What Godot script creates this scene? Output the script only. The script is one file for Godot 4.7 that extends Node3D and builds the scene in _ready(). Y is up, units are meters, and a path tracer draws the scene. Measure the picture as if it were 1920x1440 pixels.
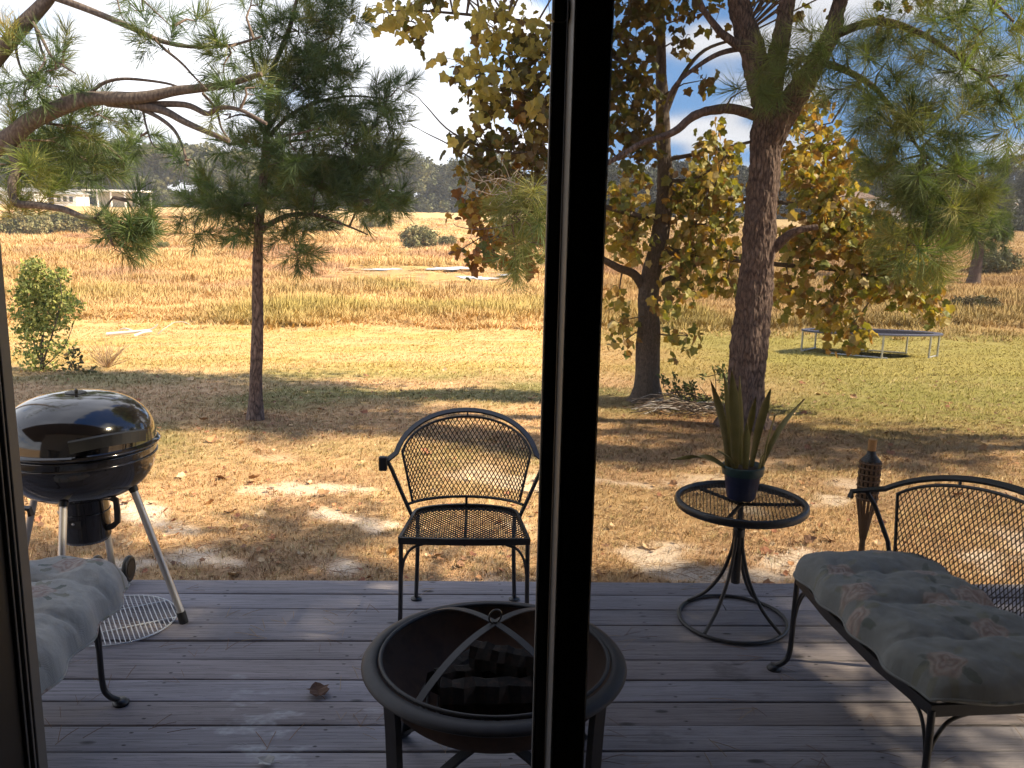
extends Node3D

# ------------------------------------------------------------------ helpers
class MB:
	var v := PackedVector3Array()
	var n := PackedVector3Array()
	var uv := PackedVector2Array()
	var c := PackedColorArray()
	var ix := PackedInt32Array()
	var col := Color(1, 1, 1)

	func add(p: Vector3, nn: Vector3, t := Vector2.ZERO) -> int:
		v.append(p); n.append(nn); uv.append(t); c.append(col)
		return v.size() - 1

	# a, b, c counter-clockwise seen from outside
	func tri(a: int, b: int, d: int) -> void:
		ix.append(a); ix.append(d); ix.append(b)

	func face(ps: Array) -> void:
		var nn: Vector3 = (ps[1] - ps[0]).cross(ps[2] - ps[0]).normalized()
		var s := v.size()
		for p in ps:
			add(p, nn, Vector2(p.x, p.z))
		for k in range(1, ps.size() - 1):
			tri(s, s + k, s + k + 1)

	func smooth(from_v: int, from_i: int) -> void:
		for k in range(from_v, v.size()):
			n[k] = Vector3.ZERO
		for k in range(from_i, ix.size(), 3):
			var a := ix[k]; var b := ix[k + 2]; var d := ix[k + 1]
			var fn := (v[b] - v[a]).cross(v[d] - v[a])
			n[a] += fn; n[b] += fn; n[d] += fn
		for k in range(from_v, v.size()):
			n[k] = n[k].normalized() if n[k].length() > 1e-12 else Vector3.UP

	# round bar along points
	func tube(pts: Array, rad, sides := 8, cap := true, bump = null) -> void:
		var m := pts.size()
		var s := v.size()
		var t0: Vector3 = (pts[1] - pts[0]).normalized()
		var up := Vector3.UP if absf(t0.y) < 0.9 else Vector3.RIGHT
		var side := t0.cross(up).normalized()
		var run := 0.0
		for i in m:
			var t: Vector3
			if i == 0: t = pts[1] - pts[0]
			elif i == m - 1: t = pts[m - 1] - pts[m - 2]
			else: t = (pts[i + 1] - pts[i]).normalized() + (pts[i] - pts[i - 1]).normalized()
			t = t.normalized()
			side = (side - t * side.dot(t)).normalized()
			var bi := t.cross(side)
			if i > 0: run += pts[i].distance_to(pts[i - 1])
			var r: float = rad[i] if rad is Array else rad
			for k in sides + 1:
				var a := TAU * float(k % sides) / sides
				var dirn := side * cos(a) + bi * sin(a)
				var rr := r
				if bump != null: rr += bump.call(a, run, r)
				add(pts[i] + dirn * rr, dirn, Vector2(float(k) / sides, run))
		for i in m - 1:
			for k in sides:
				var a := s + i * (sides + 1) + k
				var b := a + 1
				var d := a + sides + 1
				tri(a, b, d); tri(b, d + 1, d)
		if false:
			pass
		if cap:
			for e in 2:
				var ri: int = 0 if e == 0 else m - 1
				var ct: Vector3 = pts[ri]
				var nn: Vector3 = (pts[0] - pts[1]).normalized() if e == 0 else (pts[m - 1] - pts[m - 2]).normalized()
				var q := add(ct, nn)
				for k in sides + 1:
					add(v[s + ri * (sides + 1) + k], nn)
				for k in sides:
					if e == 0: tri(q, q + 2 + k, q + 1 + k)
					else: tri(q, q + 1 + k, q + 2 + k)

	# flat bar: rectangular section w (sideways) by h (along up hint)
	func bar(pts: Array, w: float, h: float, hint := Vector3.UP) -> void:
		var m := pts.size()
		var rings := []
		for i in m:
			var t: Vector3
			if i == 0: t = pts[1] - pts[0]
			elif i == m - 1: t = pts[m - 1] - pts[m - 2]
			else: t = (pts[i + 1] - pts[i]).normalized() + (pts[i] - pts[i - 1]).normalized()
			t = t.normalized()
			var sd := t.cross(hint).normalized()
			var u := sd.cross(t).normalized()
			rings.append([pts[i] - sd * w / 2 - u * h / 2, pts[i] + sd * w / 2 - u * h / 2, pts[i] + sd * w / 2 + u * h / 2, pts[i] - sd * w / 2 + u * h / 2])
		for i in m - 1:
			for k in 4:
				var j := (k + 1) % 4
				face([rings[i][k], rings[i][j], rings[i + 1][j], rings[i + 1][k]])
		var r0: Array = rings[0]
		face([r0[3], r0[2], r0[1], r0[0]])
		face(rings[m - 1])

	# box with chamfered edges
	func box(ctr: Vector3, size: Vector3, bev := 0.0, bs := Basis()) -> void:
		var h := size / 2
		if bev <= 0.0:
			var q := []
			for k in 8:
				q.append(ctr + bs * Vector3(h.x if k & 1 else -h.x, h.y if k & 2 else -h.y, h.z if k & 4 else -h.z))
			for f in [[0, 2, 3, 1], [4, 5, 7, 6], [0, 4, 6, 2], [1, 3, 7, 5], [0, 1, 5, 4], [2, 6, 7, 3]]:
				face([q[f[0]], q[f[1]], q[f[2]], q[f[3]]])
			return
		var p := {}
		for sx in [-1, 1]:
			for sy in [-1, 1]:
				for sz in [-1, 1]:
					p[[sx, sy, sz, 0]] = ctr + bs * Vector3(sx * h.x, sy * (h.y - bev), sz * (h.z - bev))
					p[[sx, sy, sz, 1]] = ctr + bs * Vector3(sx * (h.x - bev), sy * h.y, sz * (h.z - bev))
					p[[sx, sy, sz, 2]] = ctr + bs * Vector3(sx * (h.x - bev), sy * (h.y - bev), sz * h.z)
		for s in [-1, 1]:
			out(ctr, [p[[s, -1, -1, 0]], p[[s, 1, -1, 0]], p[[s, 1, 1, 0]], p[[s, -1, 1, 0]]])
			out(ctr, [p[[-1, s, -1, 1]], p[[1, s, -1, 1]], p[[1, s, 1, 1]], p[[-1, s, 1, 1]]])
			out(ctr, [p[[-1, -1, s, 2]], p[[1, -1, s, 2]], p[[1, 1, s, 2]], p[[-1, 1, s, 2]]])
			for t in [-1, 1]:
				out(ctr, [p[[-1, s, t, 1]], p[[1, s, t, 1]], p[[1, s, t, 2]], p[[-1, s, t, 2]]])
				out(ctr, [p[[s, -1, t, 0]], p[[s, 1, t, 0]], p[[s, 1, t, 2]], p[[s, -1, t, 2]]])
				out(ctr, [p[[s, t, -1, 0]], p[[s, t, 1, 0]], p[[s, t, 1, 1]], p[[s, t, -1, 1]]])
				for u in [-1, 1]:
					out(ctr, [p[[s, t, u, 0]], p[[s, t, u, 1]], p[[s, t, u, 2]]])

	func out(ctr: Vector3, ps: Array) -> void:
		var nn: Vector3 = (ps[1] - ps[0]).cross(ps[2] - ps[0])
		if nn.dot(ps[0] + ps[1] + ps[2] - 3 * ctr) < 0:
			ps.reverse()
		face(ps)

	# profile of (radius, height) turned about y
	func lathe(prof: Array, segs := 40, at := Vector3.ZERO) -> void:
		var s := v.size(); var si := ix.size()
		for i in prof.size():
			for k in segs + 1:
				var a := TAU * (k % segs) / segs
				add(at + Vector3(prof[i].x * cos(a), prof[i].y, prof[i].x * sin(a)), Vector3.UP, Vector2(float(k) / segs, prof[i].y))
		for i in prof.size() - 1:
			for k in segs:
				var a := s + i * (segs + 1) + k
				tri(a, a + segs + 1, a + 1); tri(a + 1, a + segs + 1, a + segs + 2)
		smooth(s, si)
		# close the seam of the normals
		for i in prof.size():
			var a := s + i * (segs + 1)
			var nn := (n[a] + n[a + segs]).normalized()
			n[a] = nn; n[a + segs] = nn

	func sheet(nu: int, nv: int, f: Callable, flip := false) -> void:
		var s := v.size(); var si := ix.size()
		for j in nv + 1:
			for i in nu + 1:
				var p: Vector3 = f.call(float(i) / nu, float(j) / nv)
				add(p, Vector3.UP, Vector2(float(i) / nu, float(j) / nv))
		for j in nv:
			for i in nu:
				var a := s + j * (nu + 1) + i
				var b := a + nu + 1
				if flip:
					tri(a, b, a + 1); tri(a + 1, b, b + 1)
				else:
					tri(a, a + 1, b); tri(a + 1, b + 1, b)
		smooth(s, si)

	func ring(ctr: Vector3, R: float, r: float, segs := 48, sides := 8, bs := Basis()) -> void:
		var s := v.size(); var si := ix.size()
		for i in segs + 1:
			var a := TAU * (i % segs) / segs
			var d := Vector3(cos(a), 0, sin(a))
			for k in sides + 1:
				var b := TAU * (k % sides) / sides
				var nn := bs * (d * cos(b) + Vector3.UP * sin(b))
				add(ctr + bs * (d * R) + nn * r, nn)
		for i in segs:
			for k in sides:
				var a := s + i * (sides + 1) + k
				var d := a + sides + 1
				tri(a, a + 1, d); tri(a + 1, d + 1, d)

	func mesh(m: Material = null) -> ArrayMesh:
		var arr := []
		arr.resize(Mesh.ARRAY_MAX)
		arr[Mesh.ARRAY_VERTEX] = v; arr[Mesh.ARRAY_NORMAL] = n; arr[Mesh.ARRAY_TEX_UV] = uv; arr[Mesh.ARRAY_COLOR] = c; arr[Mesh.ARRAY_INDEX] = ix
		var am := ArrayMesh.new()
		am.add_surface_from_arrays(Mesh.PRIMITIVE_TRIANGLES, arr)
		if m: am.surface_set_material(0, m)
		return am

var rng := RandomNumberGenerator.new()
var M := {}
var used := {}
var cam_basis: Basis
const EYE := Vector3(0, 1.68, 0)
const FOC := 1660.0

func numbered(nm: String) -> String:
	if not used.has(nm):
		used[nm] = 0
		return nm
	used[nm] += 1
	return "%s_%03d" % [nm, used[nm]]

func part(mb: MB, called: String, m: Material, parent: Node) -> MeshInstance3D:
	var o := MeshInstance3D.new()
	o.mesh = mb.mesh(m)
	o.name = called
	parent.add_child(o, true)
	return o

func put(me: Mesh, called: String, parent: Node, xf := Transform3D()) -> MeshInstance3D:
	var o := MeshInstance3D.new()
	o.mesh = me; o.name = called; o.transform = xf
	parent.add_child(o, true)
	return o

func thing(called: String, label: String, category: String, at := Vector3.ZERO, turn := 0.0, group := "") -> Node3D:
	var o := Node3D.new()
	o.name = numbered(called)
	add_child(o)
	o.position = at; o.rotation.y = turn
	o.set_meta("label", label); o.set_meta("category", category)
	if group != "": o.set_meta("group", group)
	return o

func structure(called: String) -> Node3D:
	var o := Node3D.new()
	o.name = numbered(called)
	add_child(o)
	o.set_meta("kind", "structure")
	return o

func scatter(called: String, me: Mesh, xfs: Array, cols: Array, parent: Node) -> MultiMeshInstance3D:
	var mm := MultiMesh.new()
	mm.transform_format = MultiMesh.TRANSFORM_3D
	mm.use_colors = true
	mm.mesh = me
	mm.instance_count = xfs.size()
	for k in xfs.size():
		mm.set_instance_transform(k, xfs[k])
		mm.set_instance_color(k, cols[k])
	var o := MultiMeshInstance3D.new()
	o.multimesh = mm; o.name = called
	parent.add_child(o, true)
	return o

func lin(r: float, g: float, b: float) -> Color:
	return Color(r, g, b).linear_to_srgb()

func mat(r: float, g: float, b: float, rough := 0.8, metal := 0.0) -> StandardMaterial3D:
	var m := StandardMaterial3D.new()
	m.albedo_color = lin(r, g, b)
	m.roughness = rough; m.metallic = metal
	return m

func leafy(tint: Color, back := 0.5, rough := 0.6) -> StandardMaterial3D:
	var m := StandardMaterial3D.new()
	m.albedo_color = Color(1, 1, 1)
	m.vertex_color_use_as_albedo = true
	m.roughness = rough
	m.cull_mode = BaseMaterial3D.CULL_DISABLED
	if back > 0.0:
		m.backlight_enabled = true
		m.backlight = Color(tint.r * back, tint.g * back, tint.b * back)
	return m

func noise(freq: float, sd: int, oct := 4, type := FastNoiseLite.TYPE_SIMPLEX_SMOOTH) -> FastNoiseLite:
	var f := FastNoiseLite.new()
	f.noise_type = type; f.frequency = freq; f.seed = sd
	f.fractal_type = FastNoiseLite.FRACTAL_FBM; f.fractal_octaves = oct
	return f

# seamless noise coloured through a ramp of linear colours
func ramp_tex(f: FastNoiseLite, size: int, stops: Array) -> ImageTexture:
	var im := f.get_seamless_image(size, size)
	im.convert(Image.FORMAT_L8)
	var d := im.get_data()
	var lut := PackedByteArray()
	for k in 256:
		var t := k / 255.0 * (stops.size() - 1)
		var i := mini(int(t), stops.size() - 2)
		var cc: Color = (stops[i] as Color).lerp(stops[i + 1], t - i).linear_to_srgb()
		lut.append(int(cc.r * 255)); lut.append(int(cc.g * 255)); lut.append(int(cc.b * 255))
	var o := PackedByteArray()
	o.resize(d.size() * 3)
	for k in d.size():
		var q := d[k] * 3
		o[k * 3] = lut[q]; o[k * 3 + 1] = lut[q + 1]; o[k * 3 + 2] = lut[q + 2]
	return ImageTexture.create_from_image(Image.create_from_data(size, size, false, Image.FORMAT_RGB8, o))

func tri_mat(tex: Texture2D, scale: Vector3, rough := 0.9, height := 0.0) -> StandardMaterial3D:
	var m := StandardMaterial3D.new()
	m.albedo_texture = tex
	m.uv1_triplanar = true
	m.uv1_scale = scale
	m.roughness = rough
	if height != 0.0:
		m.heightmap_enabled = true
		m.heightmap_texture = tex
		m.heightmap_scale = height
	return m

# the point of the place that stands at metre d in front of the house, seen at that spot of the photograph
func at(x: float, y: float, d: float) -> Vector3:
	var r := cam_basis * Vector3((x - 960.0) / FOC, -(y - 720.0) / FOC, -1)
	return EYE + r * (d / -r.z)

func spline(pts: Array, per := 6) -> Array:
	var o := []
	var m := pts.size()
	for i in m - 1:
		var p0: Vector3 = pts[maxi(i - 1, 0)]
		var p1: Vector3 = pts[i]
		var p2: Vector3 = pts[i + 1]
		var p3: Vector3 = pts[mini(i + 2, m - 1)]
		for k in per:
			o.append(p1.cubic_interpolate(p2, p0, p3, float(k) / per))
	o.append(pts[m - 1])
	return o

func taper(a: float, b: float, m: int) -> Array:
	var o := []
	for k in m: o.append(lerpf(a, b, float(k) / (m - 1)))
	return o

func rdir() -> Vector3:
	var z := rng.randf_range(-1, 1)
	var a := rng.randf() * TAU
	var s := sqrt(1 - z * z)
	return Vector3(s * cos(a), z, s * sin(a))

func basis_y(dirn: Vector3, spin: float) -> Basis:
	var y := dirn.normalized()
	var x := y.cross(Vector3.FORWARD if absf(y.z) < 0.9 else Vector3.RIGHT).normalized()
	var b := Basis(x, y, x.cross(y))
	return b * Basis(Vector3.UP, spin)

const GD := [-20.0, 0.0, 3.8, 8.3, 14.0, 24.0, 29.0, 60.0, 100.0, 170.0, 600.0, 5000.0]
const GY := [-0.33, -0.33, -0.36, -0.48, -0.95, -1.95, -2.15, -2.3, -1.8, 0.4, 1.0, 1.0]
func prof(d: float) -> float:
	for i in GD.size() - 1:
		if d < GD[i + 1]:
			return lerpf(GY[i], GY[i + 1], clampf((d - GD[i]) / (GD[i + 1] - GD[i]), 0, 1))
	return 1.0
var bumpn: FastNoiseLite
func ground_y(x: float, z: float) -> float:
	var d := -z
	var w := clampf(0.08 * d, 0.3, 6.0)
	var y := (prof(d - w) + prof(d) + prof(d + w)) / 3.0
	y += bumpn.get_noise_2d(x, z) * clampf(0.012 + (d - 4.0) * 0.004, 0.0, 0.22)
	return y

# ------------------------------------------------------------------ the scene
func _ready() -> void:
	rng.seed = 11
	bumpn = noise(0.35, 5, 3)
	# camera: standing in the room, looking out over the deck
	var cam := Camera3D.new()
	cam.name = "camera"
	add_child(cam)
	cam.position = EYE
	cam.rotation_degrees = Vector3(-11.2, -2.1, 1.2)
	cam.fov = 46.9
	cam.near = 0.05
	cam.far = 4000.0
	cam.current = true
	cam_basis = cam.basis
	# sky
	var we := WorldEnvironment.new()
	we.name = "environment"
	var env := Environment.new()
	env.background_mode = Environment.BG_SKY
	var sm := PanoramaSkyMaterial.new()
	sm.panorama = sky_image()
	sm.energy_multiplier = 1.0
	var sky := Sky.new()
	sky.sky_material = sm
	env.sky = sky
	env.tonemap_mode = Environment.TONE_MAPPER_LINEAR
	env.tonemap_exposure = 2.5
	env.fog_enabled = true
	env.fog_density = 0.00055
	env.fog_light_color = Color(0.86, 0.88, 0.92)
	env.sdfgi_enabled = true; env.ssao_enabled = true; env.ssil_enabled = true
	we.environment = env
	add_child(we)
	# sun: from the right, a little on the house side
	var sun := DirectionalLight3D.new()
	sun.name = "sun"
	sun.light_energy = 1.6
	sun.light_color = Color(1.0, 0.92, 0.78)
	sun.light_angular_distance = 0.55
	sun.shadow_enabled = true
	add_child(sun)
	var el := deg_to_rad(42.0)
	var to_sun := Vector3(cos(el) * 0.985, sin(el), cos(el) * 0.17)
	sun.look_at_from_position(to_sun * 50, Vector3.ZERO)

	materials()
	build_ground()
	build_house()
	build_deck()
	build_grass()
	build_furniture()
	build_trees()
	build_far()
	build_litter()

func sky_image() -> ImageTexture:
	var w := 1024
	var h := 512
	var data := PackedFloat32Array()
	data.resize(w * h * 3)
	var f1 := noise(1.0, 21, 6)
	var f2 := noise(0.55, 77, 3)
	for j in h:
		var el := (0.5 - (j + 0.5) / h) * PI
		for i in w:
			var az := ((i + 0.5) / w - 0.5) * TAU
			var k := (j * w + i) * 3
			var e := maxf(el, 0.0)
			var t := pow(1.0 - sin(e), 3.0)
			var c := Color(0.045, 0.115, 0.30).lerp(Color(0.165, 0.335, 0.58), t)
			# a bank of bright thin cloud fills the left half of the sky
			var hz := smoothstep(-0.14, 0.12, sin(az))
			var dy := sin(e) + 0.11
			var p := Vector2(sin(az) * cos(e) / dy, -cos(az) * cos(e) / dy)
			var cl := f1.get_noise_3d(p.x, p.y, 3.0) + 0.4 * f2.get_noise_3d(p.x, p.y, 9.0)
			var cov := smoothstep(0.06, 0.34, cl + 0.02 + 0.55 * hz)
			var bright := 0.46 + 0.20 * smoothstep(0.05, 0.5, cl) + 0.10 * hz
			c = c.lerp(Color(0.60, 0.63, 0.68), 0.85 * hz * t)
			c = c.lerp(Color(bright, bright * 0.995, bright * 1.01), cov * (0.9 - 0.25 * hz * (1.0 - t)))
			data[k] = c.r; data[k + 1] = c.g; data[k + 2] = c.b
	var im := Image.create_from_data(w, h, false, Image.FORMAT_RGBF, data.to_byte_array())
	return ImageTexture.create_from_image(im)

func materials() -> void:
	M.iron = mat(0.012, 0.012, 0.014, 0.38)
	M.iron.metallic_specular = 0.6
	M.mesh_iron = mat(0.014, 0.013, 0.013, 0.5)
	M.enamel = mat(0.010, 0.009, 0.010, 0.10)
	M.enamel.clearcoat_enabled = true; M.enamel.clearcoat = 0.7; M.enamel.clearcoat_roughness = 0.06
	M.plastic = mat(0.012, 0.012, 0.012, 0.45)
	M.alu = mat(0.55, 0.53, 0.50, 0.42, 0.85)
	M.steel = mat(0.5, 0.5, 0.5, 0.35, 0.9)
	M.galv = mat(0.55, 0.57, 0.6, 0.45, 0.7)
	M.pit = tri_mat(ramp_tex(noise(0.02, 3, 4), 256, [Color(0.012, 0.013, 0.018), Color(0.020, 0.021, 0.028), Color(0.030, 0.029, 0.033)]), Vector3(3, 3, 3), 0.55)
	M.soot = tri_mat(ramp_tex(noise(0.015, 4, 5), 256, [Color(0.02, 0.013, 0.010), Color(0.075, 0.042, 0.028), Color(0.05, 0.035, 0.03)]), Vector3(3, 3, 3), 0.9)
	M.bronze = mat(0.012, 0.011, 0.011, 0.5)
	M.bronze_edge = mat(0.15, 0.155, 0.16, 0.5, 0.2)
	M.char = tri_mat(ramp_tex(noise(0.03, 8, 5), 256, [Color(0.006, 0.005, 0.005), Color(0.012, 0.010, 0.009), Color(0.045, 0.022, 0.016)]), Vector3(5, 5, 5), 0.95, 0.6)
	var rn := noise(0.011, 31, 5)
	rn.fractal_type = FastNoiseLite.FRACTAL_RIDGED
	M.pine_bark = tri_mat(ramp_tex(rn, 512, [Color(0.32, 0.24, 0.20), Color(0.22, 0.16, 0.135), Color(0.145, 0.10, 0.085), Color(0.05, 0.033, 0.03), Color(0.012, 0.009, 0.008)]), Vector3(3.6, 1.1, 3.6), 0.95, -2.5)
	M.grey_bark = tri_mat(ramp_tex(noise(0.03, 37, 5), 512, [Color(0.03, 0.022, 0.02), Color(0.09, 0.07, 0.06), Color(0.15, 0.12, 0.10), Color(0.26, 0.22, 0.19)]), Vector3(2.6, 1.1, 2.6), 0.95, 1.2)
	M.twig = mat(0.13, 0.095, 0.075, 0.9)
	M.dead = mat(0.34, 0.28, 0.23, 0.9)
	M.bleach = mat(0.62, 0.60, 0.58, 0.9)
	M.needle = leafy(Color(0.88, 1.0, 0.5), 0.85, 0.75)
	M.leaf = leafy(Color(1.0, 0.92, 0.5), 0.95, 0.5)
	M.dull_leaf = leafy(Color(0.8, 1.0, 0.5), 0.35, 0.7)
	M.straw = leafy(Color(1.0, 0.9, 0.6), 0.4, 0.8)

func gcol(x: float, d: float) -> Color:
	var n1: float = M.gn1.get_noise_2d(x, d)
	var n2: float = M.gn2.get_noise_2d(x, d)
	var n3: float = M.gn3.get_noise_2d(x, d)
	var straw := Color(0.60, 0.385, 0.205)
	var green := Color(0.20, 0.195, 0.055)
	var sand := Color(0.76, 0.66, 0.56)
	var litter := Color(0.42, 0.26, 0.16)
	var c: Color
	if d < 29.0:
		c = straw.lerp(green, clampf(0.42 + n1 * 1.6, 0.0, 0.9) * (0.12 + 0.88 * smoothstep(5.0, 9.5, d)))
		c = c.lerp(litter, clampf(n2 * 1.7, 0.0, 0.55) * (1.0 - smoothstep(8.0, 11.5, d)))
		c = c.lerp(sand, smoothstep(0.22, 0.42, n3 + n2 * 0.35) * (1.0 - smoothstep(5.8, 8.0, d)) * 0.85)
		var lawn := Color(0.63, 0.43, 0.19).lerp(Color(0.52, 0.39, 0.125), clampf(0.35 + n1 * 1.5, 0, 1))
		c = c.lerp(lawn, smoothstep(12.5, 15.5, d))
		c = c.lerp(Color(0.37, 0.34, 0.08), 0.8 * smoothstep(1.5, 5.5, x - 0.06 * d) * smoothstep(7.0, 11.0, d))
		# bare needles round the trunks
		c = c.lerp(Color(0.30, 0.14, 0.07), 0.7 * (1.0 - smoothstep(0.35, 1.1, Vector2(x - 2.6, d - 9.3).length())))
		c = c.lerp(Color(0.30, 0.16, 0.08), 0.55 * (1.0 - smoothstep(0.2, 0.7, Vector2(x + 2.35, d - 9.1).length())))
	else:
		c = Color(0.56, 0.35, 0.14).lerp(Color(0.44, 0.32, 0.09), clampf(0.3 + n1 * 1.2, 0, 1))
		c = c.lerp(Color(0.36, 0.22, 0.13), clampf(n2 * 1.6, 0, 0.7) * smoothstep(35, 50, d))
		c = c.lerp(Color(0.66, 0.49, 0.24), smoothstep(80, 115, d) * 0.7)
	return c

func build_ground() -> void:
	M.gn1 = noise(0.28, 51, 4)
	M.gn2 = noise(0.75, 52, 4)
	M.gn3 = noise(0.9, 53, 3)
	var g := ramp_tex(noise(0.055, 61, 5), 1024, [Color(0.45, 0.42, 0.36), Color(0.75, 0.73, 0.68), Color(0.92, 0.91, 0.88), Color(1, 1, 1)])
	var m := tri_mat(g, Vector3(0.9, 0.9, 0.9), 0.95, 1.2)
	m.uv1_world_triplanar = true
	m.vertex_color_use_as_albedo = true
	var xs := [0.0]
	var st := 0.11
	while xs[-1] < 2500.0:
		if xs[-1] > 6.0: st *= 1.11
		xs.append(xs[-1] + st)
	var cols := []
	for k in range(xs.size() - 1, 0, -1): cols.append(-xs[k])
	cols.append_array(xs)
	var ds := [-1500.0, -400.0, -100.0, -30.0, -10.0, -3.0, 0.0, 1.5, 2.5, 3.2]
	st = 0.11
	while ds[-1] < 3000.0:
		if ds[-1] > 13.0: st *= 1.07
		ds.append(ds[-1] + st)
	var mb := MB.new()
	for d in ds:
		for x in cols:
			mb.col = gcol(x, d)
			mb.add(Vector3(x, ground_y(x, -d), -d), Vector3.UP, Vector2(x, d))
	var w := cols.size()
	for j in ds.size() - 1:
		for i in w - 1:
			var a := j * w + i
			mb.tri(a, a + 1, a + w); mb.tri(a + 1, a + w + 1, a + w)
	mb.smooth(0, 0)
	var o := part(mb, "ground", m, self)
	o.set_meta("kind", "structure")
	# shallow water standing in the meadow
	var wm := mat(0.40, 0.42, 0.45, 0.42)
	wm.metallic_specular = 1.0
	for p in [[845, 498, 57.0, 1.3, 1.5], [893, 517, 50.0, 0.9, 1.2], [720, 503, 56.0, 1.2, 0.7], [965, 513, 52.0, 1.0, 0.8]]:
		var q := at(p[0], p[1], p[2])
		var wb := MB.new()
		var ps := []
		for k in 26:
			var a := -TAU * k / 26.0
			var r := 1.0 + 0.30 * sin(a * 2 + p[0]) + 0.22 * sin(a * 5 + p[1]) + 0.12 * sin(a * 9)
			ps.append(Vector3(q.x + cos(a) * p[3] * r, 0, -p[2] + sin(a) * p[4] * r))
		var top := -9.0
		for s in ps: top = maxf(top, ground_y(s.x, s.z))
		for k in ps.size(): ps[k].y = top + 0.03
		var c0 := Vector3(q.x, top + 0.03, -p[2])
		for k in ps.size():
			wb.out(c0 - Vector3.UP, [c0, ps[k], ps[(k + 1) % ps.size()]])
		var wo := part(wb, numbered("water"), wm, self)
		wo.set_meta("kind", "structure")

# ------------------------------------------------------------------ house, room and sliding door
func build_house() -> void:
	var plaster := tri_mat(ramp_tex(noise(0.05, 71, 3), 128, [Color(0.30, 0.28, 0.25), Color(0.36, 0.34, 0.30)]), Vector3(2, 2, 2), 0.95)
	var siding := mat(0.42, 0.40, 0.36, 0.8)
	var carpet := tri_mat(ramp_tex(noise(0.1, 72, 3), 128, [Color(0.10, 0.085, 0.07), Color(0.16, 0.13, 0.11)]), Vector3(3, 3, 3), 1.0)
	var shingle := mat(0.09, 0.08, 0.075, 0.95)
	# walls of the room (the front wall has the door opening x -0.72..1.10, up to 2.10)
	for a in [["wall_front", [[Vector3(-1.709, 1.2, -1.30), Vector3(1.782, 2.5, 0.16)], [Vector3(1.95, 1.2, -1.30), Vector3(1.70, 2.5, 0.16)], [Vector3(0.125, 2.285, -1.30), Vector3(1.95, 0.33, 0.16)]]],
			["wall_left", [[Vector3(-2.68, 1.2, 0.98), Vector3(0.16, 2.5, 4.4)]]],
			["wall_right", [[Vector3(2.88, 1.2, 0.98), Vector3(0.16, 2.5, 4.4)]]],
			["wall_back", [[Vector3(0.1, 1.2, 3.26), Vector3(5.72, 2.5, 0.16)]]]]:
		var mb := MB.new()
		for b in a[1]: mb.box(b[0], b[1])
		var o := part(mb, a[0], plaster, self)
		o.set_meta("kind", "structure")
	var fb := MB.new(); fb.box(Vector3(0.1, -0.09, 0.98), Vector3(5.4, 0.16, 4.4))
	part(fb, "floor", carpet, self).set_meta("kind", "structure")
	var cb := MB.new(); cb.box(Vector3(0.1, 2.53, 0.98), Vector3(5.72, 0.16, 4.72))
	part(cb, "ceiling", plaster, self).set_meta("kind", "structure")
	var rb := MB.new()
	rb.box(Vector3(-0.32, 2.74, -1.05), Vector3(9.46, 0.14, 3.3), 0.01, Basis(Vector3.RIGHT, 0.14))
	rb.box(Vector3(-0.32, 3.20, 2.05), Vector3(9.46, 0.14, 3.4), 0.01, Basis(Vector3.RIGHT, 0.14))
	part(rb, "roof", shingle, self).set_meta("kind", "structure")

	# sliding door: outer frame, open panel on the left side, closed panel with its insect screen on the right
	var t := thing("sliding_door", "black framed sliding patio door with one half slid open", "door", Vector3(0, 0, -1.30))
	var z := 0.0
	var jl := MB.new()
	jl.box(Vector3(-0.781, 1.05, 0.02), Vector3(0.10, 2.1, 0.18), 0.004)
	part(jl, "jamb", M.bronze, t)
	var je := MB.new()
	je.box(Vector3(-0.727, 1.05, -0.057), Vector3(0.008, 2.04, 0.028), 0.001)
	je.box(Vector3(-0.7275, 1.05, -0.036), Vector3(0.007, 2.04, 0.005), 0.001)
	je.box(Vector3(-0.7275, 1.05, -0.018), Vector3(0.007, 2.04, 0.004), 0.001)
	part(je, "jamb_track", M.bronze_edge, t)
	var jr := MB.new()
	jr.box(Vector3(1.09, 1.05, 0.0), Vector3(0.06, 2.1, 0.16), 0.004)
	part(jr, "jamb", M.bronze, t)
	var hd := MB.new()
	hd.box(Vector3(0.157, 2.09, 0.0), Vector3(1.806, 0.06, 0.16), 0.004)
	part(hd, "head_rail", M.bronze, t)
	var th := MB.new()
	th.box(Vector3(0.157, 0.0, 0.0), Vector3(1.806, 0.03, 0.16), 0.004)
	th.box(Vector3(0.157, 0.022, -0.03), Vector3(1.8, 0.012, 0.006))
	th.box(Vector3(0.157, 0.022, 0.03), Vector3(1.8, 0.012, 0.006))
	part(th, "threshold", M.bronze_edge, t)
	# screen panel stile (outer) and its edge
	var s1 := MB.new()
	s1.box(Vector3(0.1095, 1.05, -0.062), Vector3(0.022, 2.02, 0.022), 0.003)
	part(s1, "screen_stile", M.bronze, t)
	var s2 := MB.new()
	s2.box(Vector3(0.0975, 1.05, -0.05), Vector3(0.003, 2.01, 0.016), 0.001)
	s2.box(Vector3(0.1205, 1.05, 0.0), Vector3(0.004, 2.01, 0.10), 0.001)
	part(s2, "stile_edge", M.bronze_edge, t)
	# glass panel stile (inner)
	var s3 := MB.new()
	s3.box(Vector3(0.1482, 1.05, 0.018), Vector3(0.050, 2.02, 0.05), 0.003)
	part(s3, "glass_stile", M.bronze, t)
	var lt := MB.new()
	lt.box(Vector3(0.104, 1.955, -0.025), Vector3(0.02, 0.03, 0.02), 0.003)
	part(lt, "latch", M.plastic, t)
	var rl := MB.new()
	rl.box(Vector3(0.62, 0.065, 0.0), Vector3(0.875, 0.09, 0.034), 0.003)
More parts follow.
